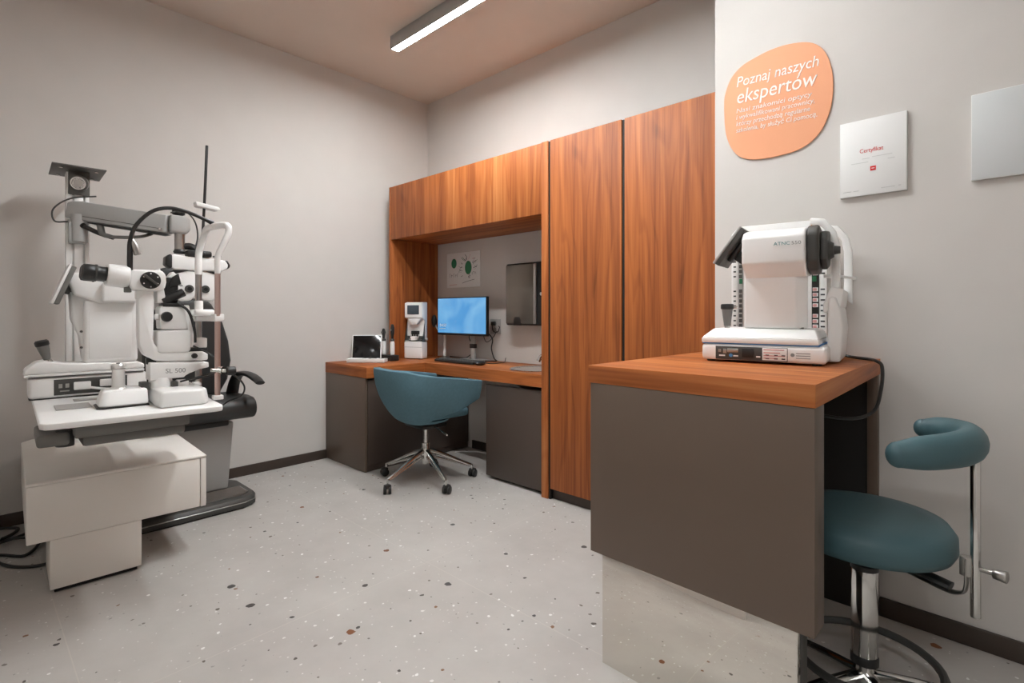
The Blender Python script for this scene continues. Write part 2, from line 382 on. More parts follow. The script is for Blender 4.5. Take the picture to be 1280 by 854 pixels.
# L-shaped worktop with a sink cut-out
t = thing('worktop', 'L-shaped walnut desk worktop along the left wall and inside the niche', 'worktop', (-3.22, 2.45, .672)); O = (-3.22, 2.45, .672)
MB().box(-3.82, -3.22, 1.945, 2.938, .672, .75, .0015).build('return_section', 'woody', t, O)
edge_band(t.children[0], 1, 'woodx')
SX, SY, SR = -2.29, 2.70, .175
def with_hole(x0, x1, y0, y1, z0, z1, cx, cy, r, n=40):
    tm = bmesh.new()
    o = [tm.verts.new((x, y, z1)) for x, y in ((x0, y0), (x1, y0), (x1, y1), (x0, y1))]
    h = [tm.verts.new((cx+r*math.cos(2*math.pi*i/n), cy+r*math.sin(2*math.pi*i/n), z1)) for i in range(n)]
    e = [tm.edges.new((o[i], o[(i+1) % 4])) for i in range(4)] + [tm.edges.new((h[i], h[(i+1) % n])) for i in range(n)]
    f = bmesh.ops.triangle_fill(tm, use_beauty=True, edges=e)
    fs = [g for g in f['geom'] if isinstance(g, bmesh.types.BMFace)]
    ex = bmesh.ops.extrude_face_region(tm, geom=fs)
    for v in [g for g in ex['geom'] if isinstance(g, bmesh.types.BMVert)]: v.co.z = z0
    return tm
MB().put(with_hole(-3.2195, -2.036, 2.448, 2.938, .672, .75, SX, SY, SR)).build('wall_section', 'woodx', t, O)
s = thing('sink', 'round stainless steel sink set into the desk worktop beside the walnut post', 'sink', (SX, SY, .75))
MB().lathe([(SR-.012, -.001), (SR-.004, .004), (SR+.012, .004), (SR+.016, .0008)], (SX, SY, .75), n=48).build('rim', 'chrome', s, (SX, SY, .75))
MB().lathe([(SR-.006, 0), (SR-.012, -.03), (SR-.03, -.1), (SR-.07, -.125), (.03, -.13), (.03, -.134), (SR-.07, -.13), (SR-.026, -.104), (SR-.008, -.03), (SR-.003, 0)], (SX, SY, .75), n=48).build('bowl', 'steel', s, (SX, SY, .75))
MB().cyl((SX, SY, .6205), (SX, SY, .625), .026, n=24).build('drain', 'chrome', s, (SX, SY, .75))
f = thing('faucet', 'small chrome faucet rising behind the sink, half hidden by the walnut post', 'faucet', (-2.2, 2.88, .75)); O = (-2.2, 2.88, .75)
MB().cyl((-2.2, 2.88, .7505), (-2.2, 2.88, .83), .02, .018, bev=.003).build('body', 'chrome', f, O)
MB().tube([(-2.2, 2.88, .825), (-2.21, 2.87, .86), (-2.255, 2.83, .865), (-2.31, 2.775, .835), (-2.325, 2.765, .81)], .012, 12).cyl((-2.322, 2.768, .815), (-2.33, 2.76, .795), .015).build('spout', 'chrome', f, O)
MB().cyl((-2.2, 2.88, .83), (-2.2, 2.88, .85), .018, bev=.003).tube([(-2.2, 2.88, .85), (-2.17, 2.84, .875)], .006, 8, smooth=0).build('lever', 'chrome', f, O)

# base cabinets under the worktop
t = thing('base_cabinet', 'dark brown base cabinet under the desk end by the left wall', 'cabinet', (-3.24, 1.96, 0)); O = (-3.24, 1.96, 0)
MB().box(-3.815, -3.262, 1.965, 2.93, .004, .67, .001).build('carcass', 'gap', t, O)
MB().box(-3.818, -3.242, 1.947, 1.964, .004, .671, .0015).build('end_panel', 'lam', t, O)
for y0, y1 in ((1.968, 2.44), (2.446, 2.925)):
    MB().box(-3.26, -3.242, y0, y1, .05, .655, .0015).build('door', 'lamd', t, O)
MB().box(-3.262, -3.25, 1.966, 2.925, .004, .048, .001).build('plinth', 'lamd', t, O)
t = thing('base_cabinet', 'dark brown base cabinet under the sink, next to the walnut post', 'cabinet', (-2.04, 2.47, 0)); O = (-2.04, 2.47, 0)
MB().box(-2.555, -2.04, 2.492, 2.93, .02, .565, .001).build('carcass', 'lamd', t, O)
MB().box(-2.552, -2.046, 2.466, 2.488, .022, .645, .0015).build('door', 'lamd', t, O)
MB().box(-2.55, -2.045, 2.51, 2.92, .0, .02, .001).build('plinth', 'base', t, O)

# things on the niche wall
t = thing('paper_towel_dispenser', 'smoked mirror paper towel dispenser with black frame on the niche wall', 'dispenser', (-2.51, BY, 1.27)); O = (-2.51, BY, 1.27)
dx0, dx1, dz0, dz1 = -2.702, -2.32, 1.042, 1.503
MB().box(dx0, dx1, BY-.122, BY-.001, dz0, dz1, .012, 3).build('housing', 'black', t, O)
MB().box(dx0+.012, dx1-.098, BY-.133, BY-.1215, dz0+.014, dz1-.014, .003).build('front_cover', 'smoke', t, O)
MB().box(dx1-.096, dx1-.07, BY-.137, BY-.1215, dz0+.014, dz1-.014, .004).build('chrome_strip', 'steel', t, O)
MB().prism([(dx0+.09, dz0), (dx0+.09, dz0+.04), (dx0+.105, dz0+.062), (dx0+.15, dz0+.062), (dx0+.165, dz0+.04), (dx0+.165, dz0)], 1, BY-.1345, BY-.1225, .002).build('outlet', 'gap', t, O)
MB().cyl((dx1-.03, BY-.128, 1.27), (dx1-.03, BY-.1225, 1.27), .012).build('lock', 'chrome', t, O)
p = thing('wall_print', 'small square white print with two green ovals on the niche wall', 'print', (-3.32, BY, 1.5)); O = (-3.32, BY, 1.5)
px0, px1, pz0, pz1 = -3.535, -3.11, 1.355, 1.655
MB().box(px0, px1, BY-.004, BY-.0005, pz0, pz1, .001).build('sheet', 'paper', p, O)
def disc_y(cx, cz, rx, rz, m, y=BY-.0045, name='printed_oval'):
    MB().lathe([(0, 0), (1, 0), (1, .0006), (0, .0006)], (cx, y, cz), (0, -1, 0), 28, sc=(rx, rz, 1)).build(name, m, p, O)
disc_y(-3.44, 1.565, .034, .042, 'green'); disc_y(-3.255, 1.52, .042, .058, 'green')
rnd = random.Random(4); m = MB()
for k in range(46):
    a = rnd.uniform(0, 6.28); rr = rnd.uniform(.075, .118); cx, cz = -3.262+rr*math.cos(a)*1.0, 1.525+rr*math.sin(a)*.85
    ln = rnd.uniform(.006, .02); an = a+rnd.uniform(-.7, .7)
    m.tube([(cx-ln*math.cos(an), BY-.0048, cz-ln*math.sin(an)), (cx+ln*math.cos(an), BY-.0048, cz+ln*math.sin(an))], rnd.uniform(.0008, .002), 5, smooth=0, m=rnd.choice((0, 0, 0, 1, 2)))
for k in range(5):
    m.tube([(-3.5+k*.026, BY-.0048, 1.475-.012*(k % 2)), (-3.485+k*.026, BY-.0048, 1.475-.012*(k % 2))], .0012, 5, smooth=0)
    m.tube([(-3.495+k*.024, BY-.0048, 1.47), (-3.495+k*.024, BY-.0048, 1.445)], .0011, 5, smooth=0)
m.tube([(-3.33, BY-.0048, 1.39), (-3.28, BY-.0048, 1.402), (-3.23, BY-.0048, 1.41), (-3.18, BY-.0048, 1.418)], .0016, 5)
m.tube([(-3.5, BY-.0048, 1.378), (-3.4, BY-.0048, 1.381)], .002, 5, m=1, smooth=0)
m.build('printed_marks', ['darkink', 'pink', 'green'], p, O)
t = thing('wall_socket', 'white double wall socket with a plugged cable beside the monitor', 'socket', (-2.925, BY, 1.02)); O = (-2.925, BY, 1.02)
MB().box(-2.985, -2.87, BY-.012, BY-.0005, .965, 1.085, .004).build('cover_plate', 'grey', t, O)
for z in (1.0, 1.05): MB().cyl((-2.93, BY-.0135, z), (-2.93, BY-.0125, z), .019).build('outlet', 'mgrey', t, O)
MB().box(-2.945, -2.915, BY-.045, BY-.014, 1.035, 1.065, .006).tube([(-2.93, BY-.04, 1.04), (-2.9, BY-.06, .99), (-2.86, BY-.05, .985), (-2.85, BY-.04, 1.02), (-2.87, BY-.03, 1.03)], .004, 8).build('plug', 'black', t, O)
# ------------------------------------------------------------------ things on the desk
DZ = .7505
t = thing('monitor', 'flat monitor with a lit blue screen on a silver stand on the desk', 'monitor', (-3.07, 2.80, DZ)); O = (-3.07, 2.80, DZ)
mx0, mx1, my, mz0, mz1 = -3.43, -2.835, 2.745, .965, 1.262
MB().box(mx0, mx1, my, my+.028, mz0-.012, mz1, .004).build('bezel', 'black', t, O)
MB().box(mx0+.008, mx1-.008, my-.0016, my-.0004, mz0+.006, mz1-.008, .0003).build('screen', 'screen', t, O)
text('14:57', .036, face_y((mx0+.03, my-.0022, mz0+.055)), 'ink', t, sx=1.1, off=O)
MB().box(mx0+.03, mx0+.105, my-.0026, my-.002, mz0+.038, mz0+.042, .0002).build('date_line', 'ink', t, O)
MB().box(-3.2, -3.0, my+.03, my+.06, 1.03, 1.2, .012, 3).build('rear_housing', 'black', t, O)
MB().box(-3.092, -3.048, my+.066, my+.09, DZ+.012, 1.12, .004).build('stand_column', 'alu', t, O)
MB().box(-3.0955, -3.0445, my+.06, my+.095, DZ+.1, DZ+.135, .003).build('cable_clip', 'black', t, O)
MB().prism([(-3.2, 2.77), (-2.94, 2.77), (-2.94, 2.905), (-3.2, 2.905)], 2, DZ, DZ+.012, .004, 2).build('stand_base', 'alu', t, O)
t = tag(MB().box(-3.235, -2.79, 2.555, 2.69, DZ, DZ+.02, .006, 3).build('keyboard', 'black'), 'low black keyboard lying on the desk before the monitor', 'keyboard')
m = MB()
for r in range(5):
    for c in range(16): m.box(-3.226+c*.0272, -3.226+c*.0272+.0235, 2.562+r*.0245, 2.562+r*.0245+.021, DZ+.0205, DZ+.025, .0015, 1)
m.build('keys', 'dgrey', t)
t = tag(MB().ell((-2.752, 2.60, DZ+.016), (.03, .05, .017), n=20).build('computer_mouse', 'black'), 'black computer mouse right of the keyboard', 'mouse')
m = MB().tube([(-2.752, 2.655, DZ+.012), (-2.735, 2.70, DZ+.006), (-2.735, 2.83, DZ+.006), (-2.78, 2.89, DZ+.006), (-2.80, 2.92, DZ+.03)], .003, 8)
m.build('mouse_cord', 'black', t)
def cable(name, label, pts, r, m, grp=None): return tag(MB().tube(pts, r, 8).build(name, m), label, 'cable', grp)
cable('cable', 'black cable looping down behind the monitor to the desk', [(-3.1, 2.84, 1.03), (-3.16, 2.86, .93), (-3.12, 2.88, .84), (-3.2, 2.87, .765), (-3.33, 2.885, .757), (-3.45, 2.9, .757)], .004, 'black')
cable('cable', 'thin black cable hanging in a loose loop right of the monitor stand', [(-2.98, 2.86, 1.0), (-2.92, 2.89, .93), (-2.94, 2.9, .85), (-2.9, 2.89, .775), (-2.86, 2.88, .757), (-2.88, 2.83, .757), (-2.9, 2.79, .757)], .0045, 'black')
cable('cable', 'thin grey cable crossing behind the monitor stand', [(-3.03, 2.88, 1.0), (-3.0, 2.9, .9), (-2.93, 2.91, .94), (-2.9, 2.92, .99)], .003, 'dgrey')
# handset on a bent rod
t = thing('desk_microphone', 'black headed microphone on a curved tube and silver rod left of the monitor', 'microphone', (-3.44, 2.83, DZ)); O = (-3.44, 2.83, DZ)
MB().lathe([(.045, 0), (.045, .006), (.018, .012), (.01, .02)], (-3.44, 2.83, DZ)).build('foot', 'steel', t, O)
MB().cyl((-3.44, 2.83, DZ+.015), (-3.44, 2.83, .945), .013).build('rod', 'clear', t, O)
MB().tube([(-3.44, 2.83, .94), (-3.47, 2.82, .955), (-3.515, 2.81, 1.0), (-3.54, 2.805, 1.04)], .007, 10).build('curved_tube', 'grey', t, O)
MB().ell((-3.545, 2.80, 1.065), (.024, .024, .055)).build('head', 'black', t, O)

# lensmeter
LA = math.degrees(math.atan2(.133, .125)); LF = Frame(-3.612, 2.535, DZ, 22)
t = LF.thing('lensmeter', 'white upright lensmeter with a small grey display at the niche corner of the desk', 'lensmeter')
w_ = .172
MB().box(0, w_, 0, .09, .004, .145, .008, 3).build('base', 'white', t)
MB().prism([(0, .145), (.09, .145), (.09, .475), (.035, .475), (.012, .47), (.012, .345), (.045, .325), (.045, .145)], 0, .001, w_-.001, .006, 3).build('body', 'white', t)
MB().prism([(.004, .405-.058), (.012, .405-.065), (.013, .405+.065), (.004, .405+.06)], 0, .004, w_-.004, .002).build('display_frame', 'white', t)
MB().box(.03, w_-.03, .001, .0036, .372, .448, .001).build('display', 'lcd', t)
MB().prism([(.03, .335), (.155, .335), (.125, .3), (.11, .285), (.075, .285), (.06, .3)], 1, .004, .05, .004, 2).build('nose', 'white', t)
MB().box(.002, w_-.002, .0435, .05, .14, .192, .002).build('lens_table_band', 'dgrey', t)
m = MB().box(.06, .125, .012, .044, .205, .235, .004)
for x in (.07, .092, .114): m.cyl((x, .02, .185), (x, .02, .225), .007)
m.build('lens_holder', 'black', t)
MB().prism([(.065, .19), (.12, .19), (.112, .155), (.073, .155)], 1, -.012, .044, .003).build('lens_rest', 'white', t)
for x in (.045, .15): MB().cyl((x, .04, .165), (x, .01, .165), .006).build('marking_pin', 'chrome', t)
MB().cyl((w_, .06, .165), (w_+.015, .06, .165), .012).build('side_knob', 'grey', t)
MB().box(.0, w_, -.0012, .0008, .098, .101, .0003).build('seam', 'grey', t)

# white box with a tablet-like display leaning behind, and two hand-held scopes
BF = Frame(-3.622, 2.035, DZ, 50)
t = Frame(-3.655, 2.03, DZ, 38).thing('lens_case', 'flat white case with loose dark marks on its lid at the left desk end', 'case')
MB().box(0, .30, 0, .09, 0, .03, .004, 2).build('case_body', 'paper', t)
m = MB(); rnd = random.Random(8)
for k in range(16):
    x, y, a = rnd.uniform(.12, .28), rnd.uniform(.02, .075), rnd.uniform(0, 3.1)
    m.tube([(x-.012*math.cos(a), y-.012*math.sin(a), .0308), (x, y+.004, .0308), (x+.012*math.cos(a), y+.012*math.sin(a), .0308)], rnd.uniform(.001, .0022), 6, smooth=3)
m.build('lid_marks', 'darkink', t)
t = Frame(-3.75, 2.125, DZ, 50).thing('tablet', 'white framed black screen standing tilted behind the flat white case', 'tablet')
X = Matrix.Rotation(R(-16), 4, 'X') @ Matrix.Shear('XY', 4, (0, 0))
m = MB().box(0, .235, 0, .014, .012, .215, .006, 3, X=X); m.build('frame', 'white', t)
MB().box(.008, .227, -.0015, .0, .022, .207, .001, X=X).build('screen', 'blackglass', t)
MB().box(.04, .2, .0, .05, 0, .012, .003).build('foot', 'white', t)
HX, HY = -3.595, 2.365
t = tag(MB().box(HX-.085, HX+.095, HY-.035, HY+.045, DZ, DZ+.045, .006, 3).build('charging_base', 'black'), 'low black charging base holding the two hand scopes', 'charger')
def scope(x, y, h, label, fat):
    z = DZ+.046
    t = thing('ophthalmoscope', label, 'ophthalmoscope', (x, y, z), 0, 'hand scopes in the charging base'); O = (x, y, z)
    MB().lathe([(.0, 0), (.016, 0), (.018, .008), (.018, .095), (.013, .11)], (x, y, z)).build('handle', 'white', t, O)
    MB().lathe([(.0135, .0), (.0175, .003), (.0175, .016), (.012, .02)], (x, y, z+.108)).build('collar', 'dgrey', t, O)
    MB().lathe([(.011, 0), (.013*fat, .02), (.019*fat, .05), (.019*fat, h-.03), (.012, h-.005), (0, h)], (x, y, z+.128), sc=(1, .8, 1)).build('head', 'black', t, O)
    MB().cyl((x, y-.014*fat, z+.128+h*.6), (x, y-.02*fat, z+.128+h*.6), .009).build('eyepiece', 'mgrey', t, O)
scope(HX-.06, HY, .085, 'shorter hand scope with white handle next to the tablet', 1.0)
scope(HX+.035, HY+.02, .12, 'taller hand scope with slim black head and white handle by the walnut panel', 1.0)

# cable on the floor under the desk
cable('power_cable', 'white power cable curling on the floor under the desk', [(-3.2, 2.74, .006), (-3.1, 2.84, .006), (-3.0, 2.88, .006), (-2.93, 2.87, .006), (-2.91, 2.895, .03), (-2.96, 2.912, .09), (-2.985, 2.918, .14)], .006, 'paper')

# ------------------------------------------------------------------ desk chair
CX, CY = -2.80, 2.14
t = thing('office_chair', 'teal fabric tub office chair on a chrome five star base at the desk', 'chair', (CX, CY, 0), -4)
CO = Vector((0, 0, 0))
for k in range(5):
    a = R(-86+72*k+4); c, s_ = math.cos(a), math.sin(a)
    lg = MB().tube([(c*.03, s_*.03, .205), (c*.12, s_*.12, .17), (c*.31, s_*.31, .085)], [.016, .014, .010], 10, smooth=4)
    lg.tube([(c*.03, s_*.03, .165), (c*.12, s_*.12, .14), (c*.30, s_*.30, .08)], [.012, .010, .008], 10, smooth=4)
    lg = lg.build('leg', 'chrome', t)
    cs = MB(); q = Vector((c*.315, s_*.315, 0)); tv = Vector((-s_, c, 0)); ca = a+.7*(1 if k % 2 else -1); av = Vector((math.cos(ca), math.sin(ca), 0))
    q2 = q+Vector((-av.y, av.x, 0))*.012
    for sg in (-1, 1):
        p0 = q2+av*(.006*sg)+Vector((0, 0, .027)); cs.cyl(p0, p0+av*(.018*sg), .0265, bev=.004)
    cs.box(q2.x-.02, q2.x+.02, q2.y-.02, q2.y+.02, .035, .06, .008)
    cs.build('caster', 'black', lg)
    MB().cyl((q.x, q.y, .058), (q.x, q.y, .09), .007).build('caster_stem', 'chrome', lg)
MB().cyl((0, 0, .12), (0, 0, .26), .028, bev=.004).build('hub', 'chrome', t)
MB().cyl((0, 0, .26), (0, 0, .375), .0155).build('gas_lift', 'chrome', t)
MB().box(-.11, .11, -.1, .1, .372, .40, .01).build('mechanism', 'black', t)
MB().tube([(.08, .0, .385), (.2, -.01, .37), (.26, -.012, .355)], .005, 8).build('lever', 'chrome', t)
# tub shell: a bowl whose rim falls and whose lower edge rises from the back to the arm tips
def shell():
    bm = bmesh.new()
    W_ = .285
    pts = [(-W_*.99, .25), (-W_, .10), (-W_*.98, -.08), (-W_*.88, -.215), (-W_*.58, -.285), (0, -.305), (W_*.58, -.285), (W_*.88, -.215), (W_*.98, -.08), (W_, .10), (W_*.99, .25)]
    P = catmull([Vector((x, y, 0)) for x, y in pts], 6); n = len(P); NZ = 12; outer = []; inner = []
    for i, p in enumerate(P):
        s = abs(i/(n-1)*2-1)
        k = min(1, max(0, (s-.25)/.75)); top = .772-.088*k
        kb = max(0, (s-.42)/.58); bot = .408+.15*kb**1.15
        f0 = .50+.44*min(1, kb*1.5)
        nrm = Vector((p.x, p.y*.9, 0)); nrm = nrm.normalized() if s < .62 else nrm.lerp(Vector((p.x, 0, 0)), min(1, (s-.62)/.2)).normalized()
        ro, ri = [], []
        for j in range(NZ):
            q = j/(NZ-1); z = bot+(top-bot)*q**1.15
            f = f0+(1-f0)*math.sin(min(1, q*1.05)*math.pi/2)**.8; lean = 1+.03*q
            yy = p.y*(f if p.y < 0 else 1)
            o = Vector((p.x*f*lean, yy*lean, z)); ro.append(bm.verts.new(o))
            ii = o-nrm*.05; ii.z = z+(.03*(1-q) if j < NZ-1 else 0); ri.append(bm.verts.new(ii))
        outer.append(ro); inner.append(ri)
    for i in range(n-1):
        for j in range(NZ-1):
            bm.faces.new((outer[i][j], outer[i+1][j], outer[i+1][j+1], outer[i][j+1]))
            bm.faces.new((inner[i][j], inner[i][j+1], inner[i+1][j+1], inner[i+1][j]))
        bm.faces.new((outer[i][-1], outer[i+1][-1], inner[i+1][-1], inner[i][-1]))
        bm.faces.new((outer[i][0], inner[i][0], inner[i+1][0], outer[i+1][0]))
    for e in (0, n-1):
        for j in range(NZ-1):
            q = (outer[e][j], outer[e][j+1], inner[e][j+1], inner[e][j]); bm.faces.new(q if e == 0 else q[::-1])
    return bm
sh = MB().put(shell()).build('shell', 'teal', t, ang=60)
bv = sh.modifiers.new('bevel', 'BEVEL'); bv.width = .014; bv.segments = 3; bv.limit_method = 'ANGLE'; bv.angle_limit = R(50)
MB().lathe([(0, .398), (.11, .40), (.15, .412), (.165, .43), (0, .435)], n=40).build('shell_bottom', 'teal', t)
MB().box(-.19, .19, -.13, .23, .438, .50, .028, 4).build('seat_cushion', 'teal', t)
# ------------------------------------------------------------------ instrument counter on the right
t = K.thing('instrument_counter', 'brown counter with walnut top and mirror plinth against the poster wall', 'counter')
MB().prism([(-.668, 0), (0, 0), (-.034, .962), (-.668, .962)], 2, .903, .96, .0015).build('countertop', 'woodx', t)
edge_band(t.children[0], 0, 'woody')
MB().box(-.662, -.003, .004, .085, .349, .9025, .0015).build('front_panel', 'lam', t)
MB().box(-.662, -.64, .0855, .94, .349, .9025, .0015).build('side_panel', 'lam', t)
MB().box(-.66, -.071, .944, .962, .0, .9025, .0015).build('back_panel', 'gap', t)
MB().box(-.07, -.037, .93, .962, .0, .9025, .0015).build('back_post', 'lam', t)
MB().box(-.40, -.386, .0855, .943, .349, .9025, .001).build('inner_panel', 'gap', t)
MB().box(-.616, -.041, .006, .028, 0, .3485, .0008).build('mirror_plinth', 'mirror', t)
MB().box(-.616, -.041, .029, .085, 0, .3485, .001).build('plinth_back', 'dgrey', t)

# ------------------------------------------------------------------ eye instrument on the counter
t = D.thing('autorefractor', 'white desktop eye measuring device with grey tilted screen on the walnut counter', 'eye measuring device')
MB().box(-.386, 0, 0, .32, .006, .062, .012, 3).build('base', 'white', t)
m = MB()
for x in (-.36, -.03):
    for y in (.03, .28): m.cyl((x, y, 0), (x, y, .008), .014)
m.build('rubber_foot', 'black', t)
pn = MB().box(-.337, -.11, -.0016, .0, .009, .055, .0008).build('connector_panel', 'dgrey', t)
MB().box(-.186, -.112, -.0028, -.0016, .012, .053, .0005).build('type_label', 'paper', pn)
m = MB()
for k, z in enumerate((.046, .036, .026, .018)): m.box(-.182, -.182+(.062, .05, .064, .04)[k], -.0032, -.0028, z, z+.0035, .0002)
m.build('label_lines', 'pink', pn)
m = MB()
for x in (-.176, -.15, -.128):
    for z in (.0165, .0275): m.box(x, x+.011, -.0032, -.0028, z, z+.004, .0002)
m.build('label_print', 'darkink', pn)
m = MB().box(-.328, -.318, -.003, -.0016, .034, .044, .001).box(-.312, -.3, -.003, -.0016, .03, .046, .001).box(-.298, -.262, -.004, -.0016, .034, .048, .002)
m.build('port', 'steel', pn)
MB().box(-.25, -.212, -.005, -.0016, .018, .05, .002).build('power_inlet', 'black', pn)
MB().cyl((-.286, -.003, .024), (-.286, -.0016, .024), .006).build('blue_sticker', 'bluest', pn)
m = MB()
for x0, x1 in ((-.325, -.305), (-.278, -.262), (-.205, -.192)): m.box(x0, x1, -.003, -.0016, .02, .025, .0002)
m.build('panel_print', 'paper', pn)
m = MB().cyl((-.096, -.0008, .033), (-.096, 0.001, .033), .006)
for z in (.022, .03, .038): m.box(-.086, -.045, -.0008, .001, z, z+.0025, .0002)
m.build('base_print', 'greyink', t)
MB().box(-.384, -.02, .006, .3, .0622, .066, .001).build('gap_line', 'bluest', t)
MB().prism([(-.386, .0), (-.022, .0), (-.022, .3), (-.386, .3)], 2, .066, .084, .004, 2).prism([(-.386, .0), (-.022, .0), (-.022, .3), (-.386, .3)], 2, .084, .116, .005, 2, poly2=[(-.352, .034), (-.036, .034), (-.036, .29), (-.352, .29)]).build('sliding_stage', 'white', t)
MB().prism([(-.256, .06), (-.095, .06), (-.062, .085), (-.07, .165), (-.256, .18)], 2, .117, .34, .006, 3).build('body', 'white', t)
MB().box(-.243, -.072, .072, .16, .1165, .122, .002).build('body_seam', 'mgrey', t)
hd = MB().prism([(.0, .337), (.06, .291), (.18, .30), (.18, .44), (.15, .458), (.06, .456), (.022, .446), (.002, .426)], 0, -.252, -.06, .007, 3).build('measuring_head', 'white', t)
text('ATNC', .0155, face_y((-.152, -.0008, .395)), 'tealink', hd, sx=1.15)
text('550', .0155, face_y((-.100, -.0008, .395)), 'greyink', hd, sx=1.25)
MB().prism([(.018, .338), (.05, .31), (.12, .30), (.17, .325), (.19, .36), (.19, .43), (.17, .452), (.06, .46), (.03, .449), (.014, .428)], 0, -.0595, -.024, .008, 3).build('grey_end', 'dgrey', t)
m = MB().prism([(.045, .345), (.1, .315), (.18, .33), (.2, .37), (.2, .43), (.17, .452), (.07, .44), (.05, .41)], 0, -.0235, -.004, .006, 2)
m.cyl((-.004, .1, .378), (.012, .1, .378), .034, .024, n=20).cyl((.012, .1, .378), (.03, .1, .378), .015, .012, n=20)
m.build('measuring_nozzle', 'dgrey', t)
# tilted screen on the operator's side
A = Vector((-.36, 0, .352)); Bv = Vector((-.268, 0, .477)); u = (Bv-A).normalized(); nn = Vector((u.z, 0, -u.x))
X = Matrix(((u.x, 0, nn.x, A.x), (0, 1, 0, 0), (u.z, 0, nn.z, A.z), (0, 0, 0, 1)))
ln = (Bv-A).length
s_ = MB().box(0, ln, .085, .225, -.004, .014, .004, 2, X=X).build('operator_screen', 'dgrey', t)
MB().box(-.002, ln+.002, .083, .227, -.012, -.0035, .003, 2, X=X).build('screen_frame', 'grey', s_)
MB().box(.03, ln-.03, .125, .185, .0145, .03, .005, 2, X=X).box(.045, .085, .14, .17, .03, .075, .005, X=X).build('screen_bracket', 'black', s_)
j = MB().lathe([(.0, .0), (.012, 0), (.0125, .01), (.0185, .055), (.019, .06)], (-.322, .1, .124)).build('joystick', 'mgrey', t)
MB().lathe([(.0195, .0), (.0225, .003), (.0225, .016), (.02, .02), (.0, .021)], (-.322, .1, .184)).build('joystick_cap', 'black', j)
MB().cyl((-.322, .1, .115), (-.322, .1, .126), .009).box(-.305, -.286, .097, .107, .187, .196, .002).build('joystick_collar', 'chrome', j)
# chin rest housing and forehead arches on the patient's side
MB().prism([(-.010, .006), (.028, .006), (.032, .06), (.036, .12), (.03, .18), (.016, .225), (-.006, .225)], 1, .12, .40, .008, 3).prism([(-.022, .17), (.03, .19), (.038, .25), (.0, .26), (-.022, .20)], 1, .13, .39, .006, 2).build('chin_rest_housing', 'white', t)
def arch(y, x0, name):
    out = [(x0, .2), (x0, .40), (x0-.012, .452), (x0-.045, .498), (x0-.09, .505), (x0-.09, .482), (x0-.055, .474), (x0-.034, .44), (x0-.027, .40), (x0-.027, .23)]
    MB().prism(out, 1, y, y+.028, .006, 2).build(name, 'white', t)
arch(.175, .024, 'forehead_arch'); arch(.375, .05, 'forehead_arch')
MB().cyl((-.022, .172, .298), (.005, .19, .298), .006).cyl((.0, .205, .302), (.052, .372, .3), .005).cyl((.03, .38, .3), (.056, .405, .3), .008).build('cross_pin', 'white', t)

# lens rack standing behind the device
KR = D.w((-.19, .41, 0))
t = thing('lens_rack', 'white lens rack with columns of small labelled lenses behind the eye measuring device', 'lens rack', KR, 7); O = (-.19, .41, 0)
# (x, z) in D coordinates on the plane y = .41 seen around the device
rx0, rx1, rz0, rz1 = -.378, -.046, .001, .532
X = None
fr = MB().prism([(rx0, rz0), (rx1+.012, rz0), (rx1+.012, rz1-.03), (rx1-.012, rz1), (rx0+.03, rz1), (rx0, rz1-.03)], 1, .405, .43, .004, 2)
fr.build('board', 'white', t, O)
def strip(x0, x1, m): return MB().box(x0, x1, .4015, .4045, .03, .475, .001).build('column_strip', m, t, O)
c1 = strip(-.375, -.354, 'paper'); c2 = strip(-.352, -.331, 'grey'); c3 = strip(-.083, -.0585, 'black'); c4 = strip(-.057, -.035, 'paper')
zs = [.05+.0205*k for k in range(21)]
for (x0, x1, ink, par, lns) in ((-.369, -.359, 'darkink', c1, 0), (-.347, -.335, 'dgrey', c2, 1), (-.080, -.0615, 'paper', c3, 1), (-.0535, -.039, 'darkink', c4, 0)):
    for k, z in enumerate(zs):
        if 11 <= k <= 12: continue
        if lns:
            if par is c3 and k in (2, 6, 19): continue
            MB().box(x0, x1, .399, .4013, z, z+.0145, .001).build('lens_tab', 'paper' if par is c3 else 'dgrey', par, O)
            if par is c3: MB().box(x0+.001, x0+.014, .3984, .3989, z+.002, z+.0125, .0003).build('red_mark', 'pink', par, O)
        else:
            MB().box(x0, x1, .4008, .4014, z+.004, z+.010, .0003).build('value_mark', ink, par, O)
MB().box(-.346, -.334, .398, .4014, .293, .313, .0008).build('green_mark', 'green', t, O)
MB().box(-.081, -.067, .398, .4014, .293, .313, .0008).build('green_mark', 'green', t, O)
o_ = MB()
for dx in (0, .0135):
    for dz in (0, .0105): o_.box(-.085+dx, -.0725+dx, .4005, .4045, .508+dz, .5175+dz, .001)
o_.build('orange_emblem', 'orangest', t, O)
MB().box(-.33, -.20, .404, .4055, .499, .503, .0003).build('handle_slot', 'grey', t, O)
MB().box(-.372, -.02, .431, .50, .001, .03, .004).build('stand', 'white', t, O)

pts = [(.0, .42, .02), (.035, .44, .006), (.07, .40, .005), (.075, .35, .0055)]
p0 = [D.w(p) for p in pts]
edge = K.w((.003, .72, .9645)); 
cable('power_cable', 'black power cable running off the counter edge from the eye measuring device', [p0[0], p0[1], K.w((-.045, .83, .9665)), K.w((-.012, .76, .9665)), K.w((.009, .735, .95)), K.w((.012, .70, .88)), K.w((.0, .64, .81)), K.w((-.06, .56, .79)), K.w((-.2, .5, .81))], .0055, 'black')

